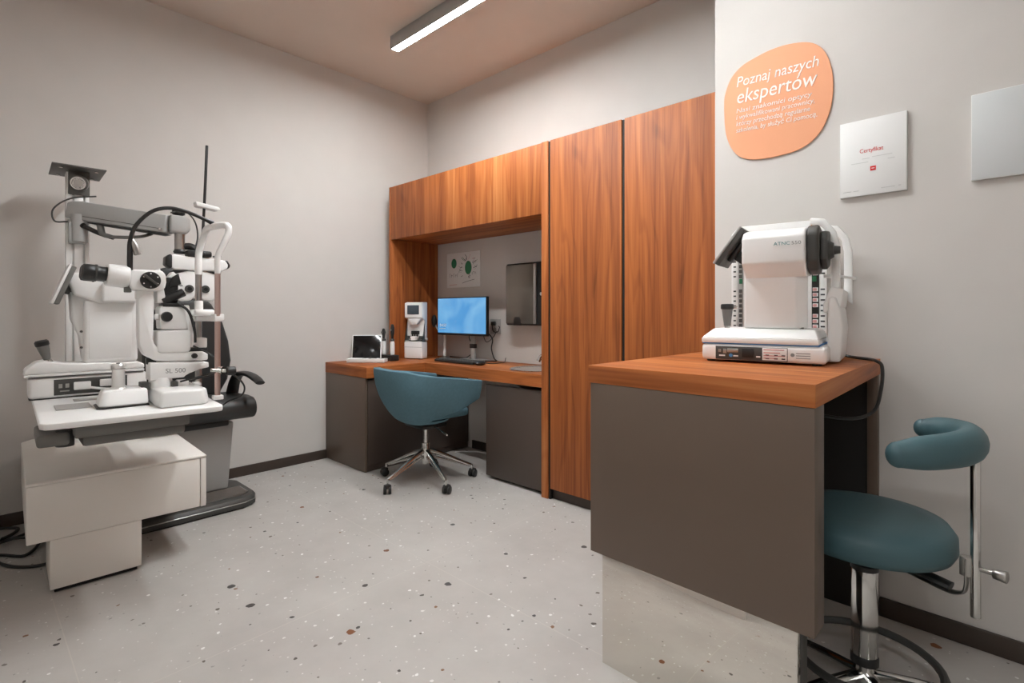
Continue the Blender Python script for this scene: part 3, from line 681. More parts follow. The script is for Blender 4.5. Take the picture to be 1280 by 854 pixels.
# ------------------------------------------------------------------ poster wall
PY = .9665
out = [(-.621, 2.086), (-.614, 2.134), (-.589, 2.191), (-.543, 2.23), (-.485, 2.248), (-.42, 2.259), (-.351, 2.257), (-.285, 2.241), (-.244, 2.215), (-.216, 2.176), (-.197, 2.121), (-.188, 2.055), (-.191, 1.981), (-.202, 1.927), (-.227, 1.87), (-.267, 1.828), (-.32, 1.805), (-.382, 1.798), (-.446, 1.798), (-.512, 1.809), (-.56, 1.837), (-.596, 1.892), (-.616, 1.969)]
n = len(out); P = []
for i in range(n):
    a, b, c, d = [Vector((*out[(i+k) % n], 0)) for k in (-1, 0, 1, 2)]
    for q in range(4):
        tt = q/4; v = .5*((2*b)+(c-a)*tt+(2*a-5*b+4*c-d)*tt*tt+(3*b-a-3*c+d)*tt**3); P.append((v.x, v.y))
t = K.thing('wall_sign', 'salmon orange rounded sign with white lettering on the right wall', 'sign')
MB().prism(P, 1, PY-.006, PY-.0005, .001, 1).build('board', 'orange', t)
RO = -2.4
def line(s, z, size, width, bold=0.0009):
    o = text(s, size, Matrix.Identity(4), 'ink', t, ext=bold, shear=.12)
    xs = [v.co.x for v in o.data.vertices]; k = width/(max(xs)-min(xs))
    o.data.transform(face_y((-.567, PY-.0072, z), RO) @ Matrix.Diagonal((k, 1, 1, 1)))
line('Poznaj naszych', 2.142, .064, .325); line('ekspertów', 2.068, .088, .318)
for k, (s, wd) in enumerate((('Nasi znakomici optycy', .302), ('i wykwalifikowani pracownicy,', .312), ('którzy przechodzą regularne', .296), ('szkolenia, by służyć Ci pomocą.', .322))):
    line(s, 2.026-.029*k, .0285, wd, .0006)
t = K.thing('certificate', 'white certificate in a clear frame with a red heading below the orange sign', 'certificate')
MB().box(-.163, .047, PY-.014, PY-.0005, 1.579, 1.868, .001).build('frame', 'clear', t)
MB().box(-.161, .045, PY-.0152, PY-.0142, 1.581, 1.866, .0002).build('sheet', 'paper', t)
def cl(s, x, z, size, width, m):
    o = text(s, size, Matrix.Identity(4), m, t, ext=.0003)
    xs = [v.co.x for v in o.data.vertices]; k = width/(max(xs)-min(xs)); o.data.transform(face_y((x, PY-.0158, z)) @ Matrix.Diagonal((k, 1, 1, 1)))
cl('Certyfikat', -.098, 1.741, .022, .074, 'red')
MB().box(-.064, -.046, PY-.0158, PY-.0153, 1.669, 1.686, .0002).build('red_emblem', 'red', t)
MB().box(-.060, -.050, PY-.0162, PY-.0159, 1.6765, 1.679, .0001).build('emblem_mark', 'paper', t)
for x0, x1, z in ((-.09, -.066, 1.717), (-.058, .004, 1.720), (-.125, -.07, 1.703), (-.01, .012, 1.704), (-.152, -.125, 1.598), (-.118, -.1, 1.598), (-.03, .012, 1.598), (.022, .03, 1.599)): MB().box(x0, x1, PY-.0157, PY-.0153, z, z+.0022, .0001).build('small_print_line', 'paleink', t)
t = K.thing('blank_board', 'blank pale grey sheet holder right of the certificate at the photo edge', 'board')
MB().box(.221, .431, PY-.014, PY-.0005, 1.579, 1.868, .001).build('frame', 'clear', t)
MB().box(.223, .429, PY-.0152, PY-.0142, 1.581, 1.866, .0002).build('sheet', 'paperg', t)

# ------------------------------------------------------------------ stool
SX_, SY_ = -.28, 1.83
t = thing('stool', 'dark teal swivel stool with curved arm rest on a chrome base beside the counter', 'stool', (SX_, SY_, 0)); O = (SX_, SY_, 0)
MB().lathe([(0, .452), (.17, .452), (.203, .462), (.213, .482), (.212, .518), (.196, .541), (.14, .552), (0, .556)], (SX_, SY_, 0), n=56).build('seat', 'teald', t, O, ang=50)
MB().lathe([(0, .438), (.12, .438), (.125, .4515), (0, .4515)], (SX_, SY_, 0)).build('seat_plate', 'black', t, O)
MB().cyl((SX_, SY_, .36), (SX_, SY_, .44), .0205).build('lift_rod', 'chrome', t, O)
MB().cyl((SX_, SY_, .122), (SX_, SY_, .375), .034, bev=.003).build('column', 'chrome', t, O)
MB().lathe([(.022, 0), (.036, .0), (.036, .014), (.022, .018)], (SX_, SY_, .375)).build('collar', 'black', t, O)
MB().lathe([(.02, .096), (.036, .098), (.036, .118), (.034, .1215)], (SX_, SY_, 0)).build('lower_collar', 'black', t, O)
MB().cyl((SX_, SY_, .03), (SX_, SY_, .121), .024).build('hub', 'chrome', t, O)
for k in range(5):
    a = R(95+72*k); c, s_ = math.cos(a), math.sin(a)
    lg = MB().tube([(SX_+c*.02, SY_+s_*.02, .066), (SX_+c*.13, SY_+s_*.13, .066), (SX_+c*.245, SY_+s_*.245, .058), (SX_+c*.265, SY_+s_*.265, .05)], [.017, .015, .013, .011], 10, smooth=4, flat=(1, .7)).build('leg', 'chrome', t, O)
    q = Vector((SX_+c*.262, SY_+s_*.262, 0))
    MB().cyl((q.x, q.y, .001), (q.x, q.y, .05), .016, .011, bev=.003).build('glide', 'black', lg, O)
ring = [(SX_+.185*math.cos(R(10*i)), SY_+.185*math.sin(R(10*i)), .112) for i in range(37)]
MB().tube(ring, .0115, 10, smooth=0).build('foot_ring', 'dgrey', t, O)
RX, RY = -.034, 1.765
dv = Vector((RX-SX_, RY-SY_, 0)).normalized()
q = lambda d, z: (SX_+dv.x*d, SY_+dv.y*d, z)
MB().tube([q(.03, .43), q(.13, .424)], .011, 10, smooth=0, flat=(1.6, .8)).tube([q(.12, .424), q(.205, .412)], .013, 10, smooth=0, flat=(1.6, .8)).build('bracket_arm', 'black', t, O)
MB().tube([q(.10, .414), q(.19, .400), q(.222, .404), q(.236, .425), q(.238, .50)], .0055, 10, flat=(2.6, .8), smooth=5).build('bracket_bar', 'steel', t, O)
MB().box(-.012, .012, -.012, .012, .455, .505, .003, X=Matrix.Translation((RX-.018*dv.x, RY-.018*dv.y, 0)) @ Matrix.Rotation(math.atan2(dv.y, dv.x), 4, 'Z')).build('clamp', 'steel', t, O)
MB().cyl((RX, RY, .355), (RX, RY, .765), .0105, n=20, bev=.002).build('upright_rod', 'chrome', t, O)
MB().cyl(q(.258, .482), q(.29, .482), .006).cyl(q(.288, .482), q(.315, .482), .012, .015, bev=.002).build('clamp_knob', 'steel', t, O)
arc = [(-.168, 1.555, .787), (-.128, 1.585, .792), (-.08, 1.635, .797), (-.047, 1.70, .801), (-.044, 1.775, .804), (-.074, 1.832, .806), (-.112, 1.858, .806), (-.146, 1.865, .805)]
MB().tube(arc, [.032, .041, .043, .044, .043, .040, .036, .026], 16, smooth=6, flat=(.8, 1)).ell((-.170, 1.554, .787), (.026, .026, .0315)).ell((-.147, 1.865, .805), (.022, .022, .0255)).build('arm_rest', 'teald', t, O, ang=75)
# ------------------------------------------------------------------ examination unit on the left (drawn in the unit's own frame U)
TXF = Matrix.Translation((.2365, -.0324, .0965)) @ Matrix.Scale(.9146, 4)    # table top and what stands on it: final size and place
def uthing(name, label, cat, p, group=None):
    if XF: p = tuple(XF @ Vector(p))
    return U.thing(name, label, cat, p, group), p
t, O = uthing('examination_unit', 'white ophthalmic examination unit with cantilevered cabinet, swivel table, column and arm', 'examination unit', (0, 0, 0))
cb = MB().box(-1.0, 0, -.329, .270, .218, .446, .004, 2).build('cabinet', 'offwhite', t)
MB().prism([(-1.03, -.20), (-.99, -.29), (-.93, -.331), (.002, -.331), (.002, .297), (-1.03, .297)], 2, .446, .459, .005, 3).build('cabinet_top', 'offwhite', t)
MB().box(-.99, 0, .2725, .295, .217, .4445, .002).build('end_door', 'offwhite', t)
pd = MB().box(-.30, -.001, -.259, .043, .018, .2175, .002).build('pedestal', 'offwhite', t)
MB().box(-.29, -.018, -.245, .03, .0, .018, .001).build('kick_plate', 'gap', t)
MB().box(-.735, -.05, -.15, -.075, .655, .70, .006).build('support_arm', 'grey', t)
XF = TXF
MB().prism([(-.30, -.19), (.10, -.19), (.10, .205), (-.30, .205)], 2, .632, .6945, .006, 2).prism([(-.28, -.17), (.07, -.165), (.07, .195), (-.28, .195)], 2, .59, .632, .012, 2).build('table_carrier', 'mgrey', t)
MB().box(-.25, .03, -.30, -.20, .598, .648, .012, 3).build('table_arm', 'mgrey', t)
MB().cyl((-.02, -.212, .588), (-.02, -.212, .652), .03).build('table_joint', 'dgrey', t)
TB = [(-.72, -.297), (.165, -.297), (.195, -.285), (.205, -.262), (.228, .285), (.222, .304), (.2, .312), (-.36, .334), (-.44, .2), (-.72, .2)]
MB().prism(TB, 2, .695, .72, .005, 3).build('table_top', 'white', t)
XF = None
# column
m = MB()
for y0, y1 in ((-.166, -.142), (-.134, -.098), (-.09, -.074)): m.box(-.80, -.72, y0, y1, .4595, 1.86, .002)
m.box(-.815, -.735, -.164, -.076, .4595, 1.855, .002).build('column', 'white', t)
MB().box(-.83, -.705, -.158, -.072, 1.745, 1.868, .004).build('top_bracket', 'alud', t)
MB().box(-.895, -.60, -.226, -.014, 1.866, 1.872, .001, X=None).build('top_plate', 'alud', t)
m = MB()
for p in ((-.85, -.19), (-.65, -.19), (-.85, -.05), (-.65, -.05)): m.cyl((*p, 1.861), (*p, 1.866), .008)
m.build('plate_screw', 'chrome', t)
sp = MB().lathe([(.035, 0), (.04, .01), (.04, .035), (.034, .037), (.032, .03), (0, .03)], (-.702, -.112, 1.805), (.86, -.25, -.2)).build('ceiling_spot', 'alud', t)
MB().lathe([(.032, .037), (.032, .041), (.027, .041), (.027, .037)], (-.702, -.112, 1.805), (.86, -.25, -.2)).build('spot_ring', 'chrome', sp)
MB().lathe([(0, .031), (.02, .031), (.019, .037), (0, .039)], (-.702, -.112, 1.805), (.86, -.25, -.2)).build('spot_lens', 'steel', sp)
# clamp and arm
MB().box(-.80, -.685, -.158, -.088, 1.49, 1.60, .006, 2).cyl((-.70, -.115, 1.50), (-.70, -.115, 1.64), .035).build('arm_clamp', 'alu', t)
MB().cyl((-.67, -.105, 1.585), (-.665, -.10, 1.58), .014).tube([(-.665, -.10, 1.58), (-.63, -.04, 1.545), (-.60, .015, 1.525)], .012, 10, smooth=3).build('clamp_handle', 'black', t)
A0, A1 = Vector((-.72, -.105, 1.665)), Vector((-.45, .235, 1.60))
dA = (A1-A0); lA = dA.length
xa = dA.normalized(); za = (Vector((0, 0, 1))-xa*xa.z).normalized(); ya = za.cross(xa)
XA = Matrix(((xa.x, ya.x, za.x, A0.x), (xa.y, ya.y, za.y, A0.y), (xa.z, ya.z, za.z, A0.z), (0, 0, 0, 1)))
am = MB().prism([(-.045, -.05), (.0, -.05), (.03, -.052), (lA, -.048), (lA, .046), (.02, .046), (-.02, .04), (-.045, .03)], 1, -.045, .045, .008, 3, X=XA).build('arm', 'alu', t)
MB().box(.04, lA-.01, -.0465, -.044, -.032, -.029, .0005, X=XA).build('arm_seam', 'alud', am)
m = MB()
m.cyl(XA @ Vector((lA-.02, -.047, -.032)), XA @ Vector((lA-.02, -.05, -.032)), .006)
m.build('arm_screw', 'chrome', am)
MB().prism([(.05, -.055), (lA-.02, -.052), (lA+.0, -.052), (lA-.03, -.062), (.06, -.06)], 1, -.03, .03, .001, X=XA).build('arm_underplate', 'dgrey', am)
MB().box(.06, lA-.04, .055, .085, .0, .055, .004, X=XA).build('cable_duct', 'grey', am)
MB().tube([XA @ Vector(p) for p in ((.12, -.03, -.062), (.16, -.05, -.11), (.24, -.04, -.105), (.32, -.02, -.085), (.36, 0, -.06))], .012, 10, flat=(1.4, .5)).build('arm_handle', 'alud', am)
jx, jy = -.44, .272
MB().prism([(jy-.045, 1.56), (jy+.03, 1.553), (jy+.048, 1.575), (jy+.048, 1.635), (jy+.03, 1.648), (jy-.045, 1.65)], 0, jx-.04, jx+.04, .01, 3).build('arm_joint', 'grey', t)
MB().cyl((jx, jy+.005, 1.47), (jx, jy+.005, 1.56), .024).build('joint_stem', 'steel', t)
MB().lathe([(.012, 0), (.03, .012), (.03, .03), (0, .032)], (jx, jy, 1.648)).lathe([(.026, 0), (.03, .01), (.02, .03), (0, .03)], (jx, jy+.005, 1.45)).build('joint_knob', 'black', t)
m = MB().tube([(-.70, -.16, 1.60), (-.72, -.21, 1.60), (-.72, -.215, 1.66), (-.70, -.15, 1.72), (-.66, -.05, 1.74)], .004, 8)
m.build('arm_cable', 'dgrey', t); m = MB()
m.tube([(jx+.02, jy-.04, 1.66), (jx+.02, jy+.02, 1.68), (jx+.02, jy+.07, 1.63), (jx+.02, jy+.085, 1.55), (jx+.02, jy+.07, 1.47)], .004, 8)
m.build('arm_cable', 'dgrey', t)
XF = TXF
MB().box(-.27, -.12, -.235, -.115, .7203, .7245, .002).build('sliding_pad', 'grey', t)
MB().box(-.42, -.36, -.16, -.06, .7203, .726, .002).build('sliding_pad', 'grey', t)
XF = None

# ------------------------------------------------------------------ phoropter hanging from the arm, with its near-point rod
t, O = uthing('phoropter', 'white phoropter with two eyepieces and upright black rod hanging from the arm', 'phoropter', (-.42, .36, 1.48))
MB().tube([(jx, jy+.02, 1.49), (-.43, .33, 1.49), (-.42, .36, 1.46)], .018, 10).box(-.45, -.39, .30, .42, 1.435, 1.47, .01).build('hanger', 'black', t, O)
MB().prism([(.225, 1.375), (.245, 1.36), (.47, 1.362), (.498, 1.378), (.504, 1.40), (.49, 1.425), (.42, 1.432), (.30, 1.436), (.24, 1.442), (.225, 1.43)], 0, -.46, -.40, .012, 3).build('housing_bar', 'white', t, O)
MB().prism([(.204, 1.385), (.226, 1.366), (.235, 1.37), (.235, 1.437), (.226, 1.442), (.206, 1.425)], 0, -.465, -.395, .008, 2).build('end_cover', 'black', t, O)
MB().prism([(.485, 1.37), (.51, 1.385), (.516, 1.40), (.50, 1.427), (.485, 1.425)], 0, -.465, -.405, .006, 2).build('end_cover', 'black', t, O)
for s_, yc in ((-1, .312), (1, .392)):
    o_ = MB().prism([(yc+s_*y, z) for y, z in ((-.032, 1.358), (.058, 1.358), (.062, 1.30), (.055, 1.215), (.03, 1.196), (-.012, 1.20), (-.030, 1.225), (-.036, 1.28))], 0, -.465, -.41, .010, 3).build('lens_unit', 'white', t, O)
    MB().lathe([(.019, 0), (.021, .004), (.021, .01), (.012, .011), (.0105, .004), (0, .004)], (-.412, yc-s_*.002, 1.262), (1, 0, 0)).build('eyepiece', 'dgrey', o_, O)
    MB().lathe([(0, 0), (.009, 0), (.009, .006), (0, .006)], (-.411, yc-s_*.002, 1.262), (1, 0, 0)).build('aperture', 'black', o_, O)
    MB().box(-.47, -.462, yc+s_*.02-.03, yc+s_*.02+.03, 1.20, 1.36, .004).build('back_cover', 'dgrey', o_, O)
    MB().prism([(yc+s_*.0, 1.36), (yc+s_*.075, 1.36), (yc+s_*.072, 1.335), (yc+s_*.03, 1.35)], 0, -.475, -.403, .004).build('shoulder_shade', 'black', o_, O)  # black band puts the shadow below the housing bar into colour
MB().tube([(-.40, .37, 1.435), (-.40, .385, 1.75), (-.40, .396, 2.045)], .0072, 10, smooth=2).build('near_point_rod', 'black', t, O)
MB().box(-.405, -.385, .375, .387, 1.44, 1.46, .002).tube([(-.38, .42, 1.44), (-.38, .46, 1.445)], .005, 8, smooth=0).build('rod_clamp', 'black', t, O)
MB().prism([(.335, 1.728), (.34, 1.705), (.44, 1.693), (.455, 1.70), (.445, 1.712)], 0, -.425, -.365, .003, 2).build('near_chart_holder', 'white', t, O)

XF = TXF
# ------------------------------------------------------------------ table-top eye measuring device (left)
t, O = uthing('autorefractor', 'white eye measuring device with tilted screen at the back of the unit table', 'eye measuring device', (-.53, -.1, .7205))
x1 = -.53; x0 = -.70
MB().box(x0, x1, -.313, .148, .7245, .826, .016, 3).build('base', 'white', t, O)
MB().box(x0+.01, x1-.004, -.31, .145, .7207, .7245, .001).build('base_foot', 'black', t, O)
MB().box(x0, x1+.006, -.327, .135, .829, .842, .004).prism([(-.327, .842), (.135, .842), (.135, .866), (.11, .878), (-.17, .886), (-.255, .902), (-.285, .898), (-.325, .862)], 0, x0, x1+.006, .008, 3).build('sliding_stage', 'white', t, O)
MB().box(x0+.01, x1+.003, -.31, .13, .8262, .829, .0005).build('gap_line', 'black', t, O)
pn = MB().box(x1, x1+.0018, -.222, .062, .736, .812, .001).build('connector_panel', 'dgrey', t, O)
m = MB()
for y in (-.205, -.18): m.box(x1+.0018, x1+.004, y, y+.014, .77, .79, .001)
m.box(x1+.0018, x1+.0035, -.20, -.165, .752, .758, .0005).build('port', 'steel', pn, O)
MB().box(x1+.0018, x1+.022, -.150, -.085, .757, .795, .004).box(x1+.0018, x1+.018, -.05, .0, .765, .80, .004).build('plug', 'white', pn, O)
MB().tube([(x1+.018, -.09, .765), (x1+.05, -.03, .755), (x1+.07, .03, .752), (x1+.06, .1, .735)], .006, 8).tube([(x1+.014, -.005, .775), (x1+.035, .04, .762), (x1+.05, .08, .745)], .006, 8).build('plug_cable', 'white', t, O)
MB().prism([(x0+.02, -.11), (x1-.01, -.11), (x1-.01, .11), (x0+.02, .11)], 2, .88, 1.20, .018, 4).build('body', 'white', t, O)
MB().prism([(-.165, 1.30), (-.155, 1.10), (-.125, 1.02), (-.11, .89), (.0, .89), (.0, 1.30)], 0, x0+.01, x1-.05, .015, 3).build('body_shoulder', 'white', t, O)
MB().box(x1-.011, x1-.008, -.09, .082, .905, 1.135, .003).build('side_cover', 'white', t, O)
MB().prism([(-.175, 1.30), (-.16, 1.33), (.0, 1.34), (.105, 1.31), (.105, 1.185), (-.05, 1.18), (-.15, 1.22)], 0, x0, x1+.0, .014, 3).build('head', 'white', t, O)
MB().box(x1-.002, x1+.035, -.045, .112, 1.185, 1.285, .014, 4).build('head_cover', 'white', t, O)
j = MB().lathe([(0, 0), (.013, 0), (.016, .012), (.023, .06), (.024, .07)], (-.60, -.242, .905), (.0, -.25, 1)).build('joystick', 'mgrey', t, O)
MB().lathe([(.025, .07), (.027, .074), (.0275, .09), (.022, .098), (0, .1)], (-.60, -.242, .905), (.0, -.25, 1)).build('joystick_cap', 'black', j, O)
MB().lathe([(.02, -.01), (.015, .004), (.012, .006)], (-.60, -.242, .902), (.0, -.25, 1)).build('joystick_collar', 'chrome', j, O)
for z in (1.04, .96): MB().cyl((x1-.05, -.117, z), (x1-.045, -.117, z), .006).build('cover_screw', 'mgrey', t, O)
A = Vector((0, -.217, 1.178)); Bv = Vector((0, -.15, 1.365)); u = (Bv-A).normalized(); nn = Vector((0, u.z, -u.y)); ln = (Bv-A).length
X = Matrix(((0, 0, 1, -.50), (u.y, nn.y, 0, A.y), (u.z, nn.z, 0, A.z), (0, 0, 0, 1)))   # x: up the screen, y: thickness, z: across
s_ = MB().box(.0, ln-.004, -.006, .014, -.16, 0, .004, 2, X=X).build('operator_screen', 'mgrey', t, O)
MB().box(-.004, ln, -.018, -.0065, -.165, .004, .003, 2, X=X).build('screen_frame', 'white', s_, O)
MB().box(.06, ln-.06, .0145, .034, -.11, -.05, .005, 2, X=X).box(.075, ln-.075, .034, .06, -.1, -.06, .005, X=X).build('screen_bracket', 'dgrey', s_, O)

# ------------------------------------------------------------------ slit lamp
t, O = uthing('slit_lamp', 'white slit lamp microscope with chin rest standing on the front of the unit table', 'slit lamp', (-.08, .05, .7205))
MB().prism([(-.285, .075), (.135, .085), (.142, .262), (.10, .285), (-.285, .285)], 2, .7215, .79, .012, 3, poly2=[(-.275, .085), (.122, .095), (.128, .25), (.09, .275), (-.275, .275)]).build('rail_cover', 'clear', t, O)
MB().prism([(-.16, -.105), (-.03, -.108), (-.01, -.085), (-.012, .073), (-.19, .073), (-.19, -.085)], 2, .727, .795, .014, 4, poly2=[(-.15, -.085), (-.055, -.088), (-.04, -.07), (-.042, .072), (-.175, .072), (-.175, -.07)]).build('joystick_base', 'white', t, O)
MB().prism([(-.165, -.108), (-.025, -.111), (-.008, -.088), (-.010, .074), (-.195, .074), (-.195, -.088)], 2, .7213, .7265, .001).build('base_foot', 'black', t, O)
j = MB().lathe([(.0, 0), (.033, 0), (.03, .006), (.0245, .01), (.0235, .09), (.026, .094), (.0265, .104), (.021, .112), (0, .113)], (-.10, -.027, .794)).build('joystick', 'satin', t, O)
MB().lathe([(.0, .1132), (.009, .1132), (.007, .116), (0, .116)], (-.10, -.027, .794)).build('joystick_button', 'black', j, O)
MB().lathe([(.0245, .088), (.0262, .0885), (.0262, .092), (.0245, .0925)], (-.10, -.027, .794)).build('joystick_ring', 'steel', j, O)
MB().cyl((-.10, .13, .785), (-.10, .13, .832), .05, .045).build('pivot', 'white', t, O)
MB().box(-.14, -.06, .052, .082, .782, .815, .003).box(-.12, -.04, .165, .19, .785, .812, .003).build('pivot_block', 'dgrey', t, O)
MB().box(-.11, -.05, .19, .235, .785, .815, .006).box(-.09, -.04, .255, .285, .786, .80, .003).build('rail_bracket', 'white', t, O)
la = MB().prism([(.083, .905), (.32, .893), (.322, .868), (.285, .862), (.24, .845), (.222, .835), (.218, .828), (.083, .822)], 0, -.165, -.06, .008, 3).build('lower_arm', 'white', t, O)
text('SL 500', .03, face_x((-.0592, .142, .853), -1.0), 'greyink', la, off=O)
MB().box(-.13, -.1, .075, .115, .895, .925, .004).build('arm_stop', 'black', t, O)
MB().prism([(.040, 1.20), (.062, 1.22), (.10, 1.215), (.103, 1.19), (.098, 1.01), (.105, .985), (.135, .965), (.20, .948), (.322, .945), (.322, .902), (.16, .905), (.105, .912), (.062, .942), (.046, .98), (.042, 1.03)], 0, -.14, -.075, .008, 3).build('microscope_arm', 'white', t, O)
MB().lathe([(.0, 0), (.013, 0), (.011, .014), (0, .015)], (-.075, .263, .926), (1, 0, 0)).build('arm_knob', 'black', t, O)
MB().box(-.13, -.08, .036, .10, 1.195, 1.235, .004).build('arm_bracket', 'white', t, O)
hd = MB().prism([(.008, 1.255), (.02, 1.235), (.12, 1.232), (.142, 1.245), (.148, 1.275), (.146, 1.31), (.13, 1.33), (.02, 1.328), (.006, 1.30)], 0, -.155, -.06, .016, 4).build('magnification_head', 'white', t, O)
kn = MB().lathe([(.0, 0), (.037, 0), (.039, .003), (.039, .014), (.035, .017), (0, .017)], (-.06, .084, 1.281), (1, 0, 0)).build('magnification_knob', 'black', hd, O)
MB().box(-.006, .006, -.033, .033, 0, .012, .003, X=Matrix.Translation((-.0435, .084, 1.281)) @ Matrix.Rotation(R(-42), 4, 'X') @ Matrix.Rotation(R(90), 4, 'Y') @ Matrix.Rotation(R(0), 4, 'Z')).build('knob_grip', 'dgrey', kn, O)
m = MB()
for k in range(6):
    a = R(30+60*k); m.cyl((-.0432, .084+.030*math.cos(a), 1.281+.030*math.sin(a)), (-.0425, .084+.030*math.cos(a), 1.281+.030*math.sin(a)), .0032, n=10)
m.build('knob_marks', 'paper', kn, O)
MB().cyl((-.105, .002, 1.292), (-.105, .03, 1.288), .04).build('neck', 'grey', t, O)
for xo in (-.065, .0):
    MB().cyl((-.10+xo, -.068, 1.303), (-.10+xo, .012, 1.296), .047, .05, bev=.008, n=28).build('binocular_tube', 'white', t, O)
    e = MB().lathe([(.022, .0), (.027, .002), (.034, .006), (.0355, .016), (.0355, .046), (.033, .05), (.031, .06), (.031, .088)], (-.10+xo, -.155, 1.311), (0, 1, -.088), n=28).build('eyepiece', 'black', t, O)
    MB().lathe([(.0365, .045), (.0375, .046), (.0375, .052), (.0365, .053)], (-.10+xo, -.155, 1.311), (0, 1, -.088), n=28).build('focus_ring', 'dgrey', e, O)
MB().box(-.13, -.09, -.005, .02, 1.225, 1.25, .004).build('tube_lever', 'mgrey', t, O)
# illumination tower
il = MB().prism([(.113, .952), (.128, .944), (.235, .944), (.248, .955), (.25, 1.052), (.112, 1.05)], 0, -.19, -.07, .008, 3).build('illumination_housing', 'white', t, O)
MB().prism([(.128, 1.056), (.234, 1.054), (.232, 1.15), (.225, 1.16), (.13, 1.166), (.122, 1.15)], 0, -.18, -.075, .008, 3).build('illumination_tower', 'white', t, O)
MB().lathe([(.0, 0), (.022, 0), (.024, .004), (.021, .016), (0, .018)], (-.075, .15, 1.115), (1, 0, 0), n=24).build('aperture_knob', 'black', t, O)
MB().box(-.11, -.085, .105, .124, 1.10, 1.128, .006).build('side_grip', 'white', t, O)
MB().prism([(.25, .965), (.322, .962), (.322, 1.01), (.27, 1.012), (.262, 1.06), (.245, 1.17), (.225, 1.17), (.236, 1.06)], 0, -.16, -.09, .005, 2).build('illumination_arm', 'white', t, O)
MB().box(-.155, -.085, .222, .322, .9465, .9615, .002).build('scale_ring', 'black', t, O)
MB().box(-.17, -.072, .135, .22, 1.162, 1.178, .003).build('tower_vent', 'black', t, O)
MB().prism([(.113, 1.18), (.15, 1.18), (.125, 1.34), (.113, 1.33)], 0, -.16, -.075, .004).build('tower_front', 'white', t, O)
m = MB().cyl((-.09, .135, 1.185), (-.09, .222, 1.232), .02, bev=.003).box(-.16, -.09, .15, .20, 1.18, 1.30, .006).prism([(.158, 1.25), (.21, 1.27), (.20, 1.32), (.172, 1.30)], 0, -.15, -.08, .004)
m.build('mirror_housing', 'black', t, O)
MB().tube([(-.08, .19, 1.18), (-.06, .235, 1.14), (-.06, .26, 1.05), (-.055, .262, .99)], .006, 8).build('lamp_cable', 'black', t, O)
MB().prism([(.16, 1.30), (.20, 1.275), (.225, 1.26), (.215, 1.30), (.18, 1.33)], 0, -.17, -.10, .004).build('mirror_shade', 'white', t, O)
# head rest frame
fx, bx = .04, -.25
m = MB().cyl((fx, .333, .7215), (fx, .333, 1.335), .0125, n=16).build('frame_post', 'brass', t, O)
MB().cyl((bx, .321, .7215), (bx, .321, 1.345), .0155, n=16).build('frame_post', 'steel', t, O)
MB().cyl((bx, .322, 1.10), (bx, .322, 1.195), .02, bev=.003, n=16).box(bx-.03, bx+.03, .295, .35, 1.09, 1.115, .005).build('post_sleeve', 'white', t, O)
MB().prism([(bx-.03, .30), (fx+.015, .318), (fx+.015, .352), (bx-.03, .352)], 2, 1.092, 1.118, .004, 2).box(-.02, .05, .318, .36, 1.098, 1.128, .004).prism([(bx-.02, .28), (-.06, .26), (-.06, .35), (bx-.02, .35)], 2, 1.118, 1.15, .012, 3).build('chin_rest', 'white', t, O)
MB().box(fx-.018, fx+.018, .312, .355, .7215, .742, .003).build('post_foot', 'white', t, O)
MB().tube([(fx, .333, 1.32), (fx+.004, .333, 1.40), (fx+.01, .355, 1.46), (fx+.01, .378, 1.52), (fx-.01, .374, 1.555), (-.08, .345, 1.56), (-.15, .335, 1.555), (-.22, .34, 1.53), (-.255, .325, 1.45), (bx, .321, 1.38), (bx, .321, 1.33)], [.013, .0135, .014, .015, .016, .016, .016, .016, .0165, .017, .017], 12).build('forehead_arch', 'white', t, O)
MB().cyl((fx, .335, .862), (fx+.02, .352, .86), .018).cyl((fx+.02, .30, .865), (fx+.02, .375, .855), .009).build('rod_clamp', 'chrome', t, O)
MB().cyl((fx+.02, .365, .856), (fx+.022, .405, .853), .021, bev=.004).build('clamp_knob', 'black', t, O)
MB().tube([(-.08, .012, 1.325), (-.08, .012, 1.40), (-.08, .014, 1.46), (-.08, .035, 1.53), (-.08, .095, 1.60), (-.08, .165, 1.625), (-.08, .24, 1.615), (-.08, .31, 1.59), (-.08, .345, 1.575)], [.011, .011, .0095, .0085, .0085, .0085, .0085, .0095, .012], 10).build('fixation_lamp_tube', 'black', t, O)
MB().tube([(-.08, .018, 1.47), (-.075, .03, 1.43), (-.072, .04, 1.395)], [.004, .013, .014], 10, smooth=4).build('fixation_tip', 'steel', t, O)
m = MB().tube([(-.06, .255, .975), (-.02, .32, .93), (.02, .345, .88), (-.02, .345, .84), (-.06, .26, .815), (-.08, .2, .80)], .0042, 8)
m.tube([(-.05, .20, .81), (.0, .26, .83), (.05, .335, .852), (.07, .40, .83), (.06, .445, .775), (.03, .44, .725), (-.02, .40, .70), (-.1, .38, .66)], .0042, 8)
m.build('cable', 'black', t, O)

XF = None
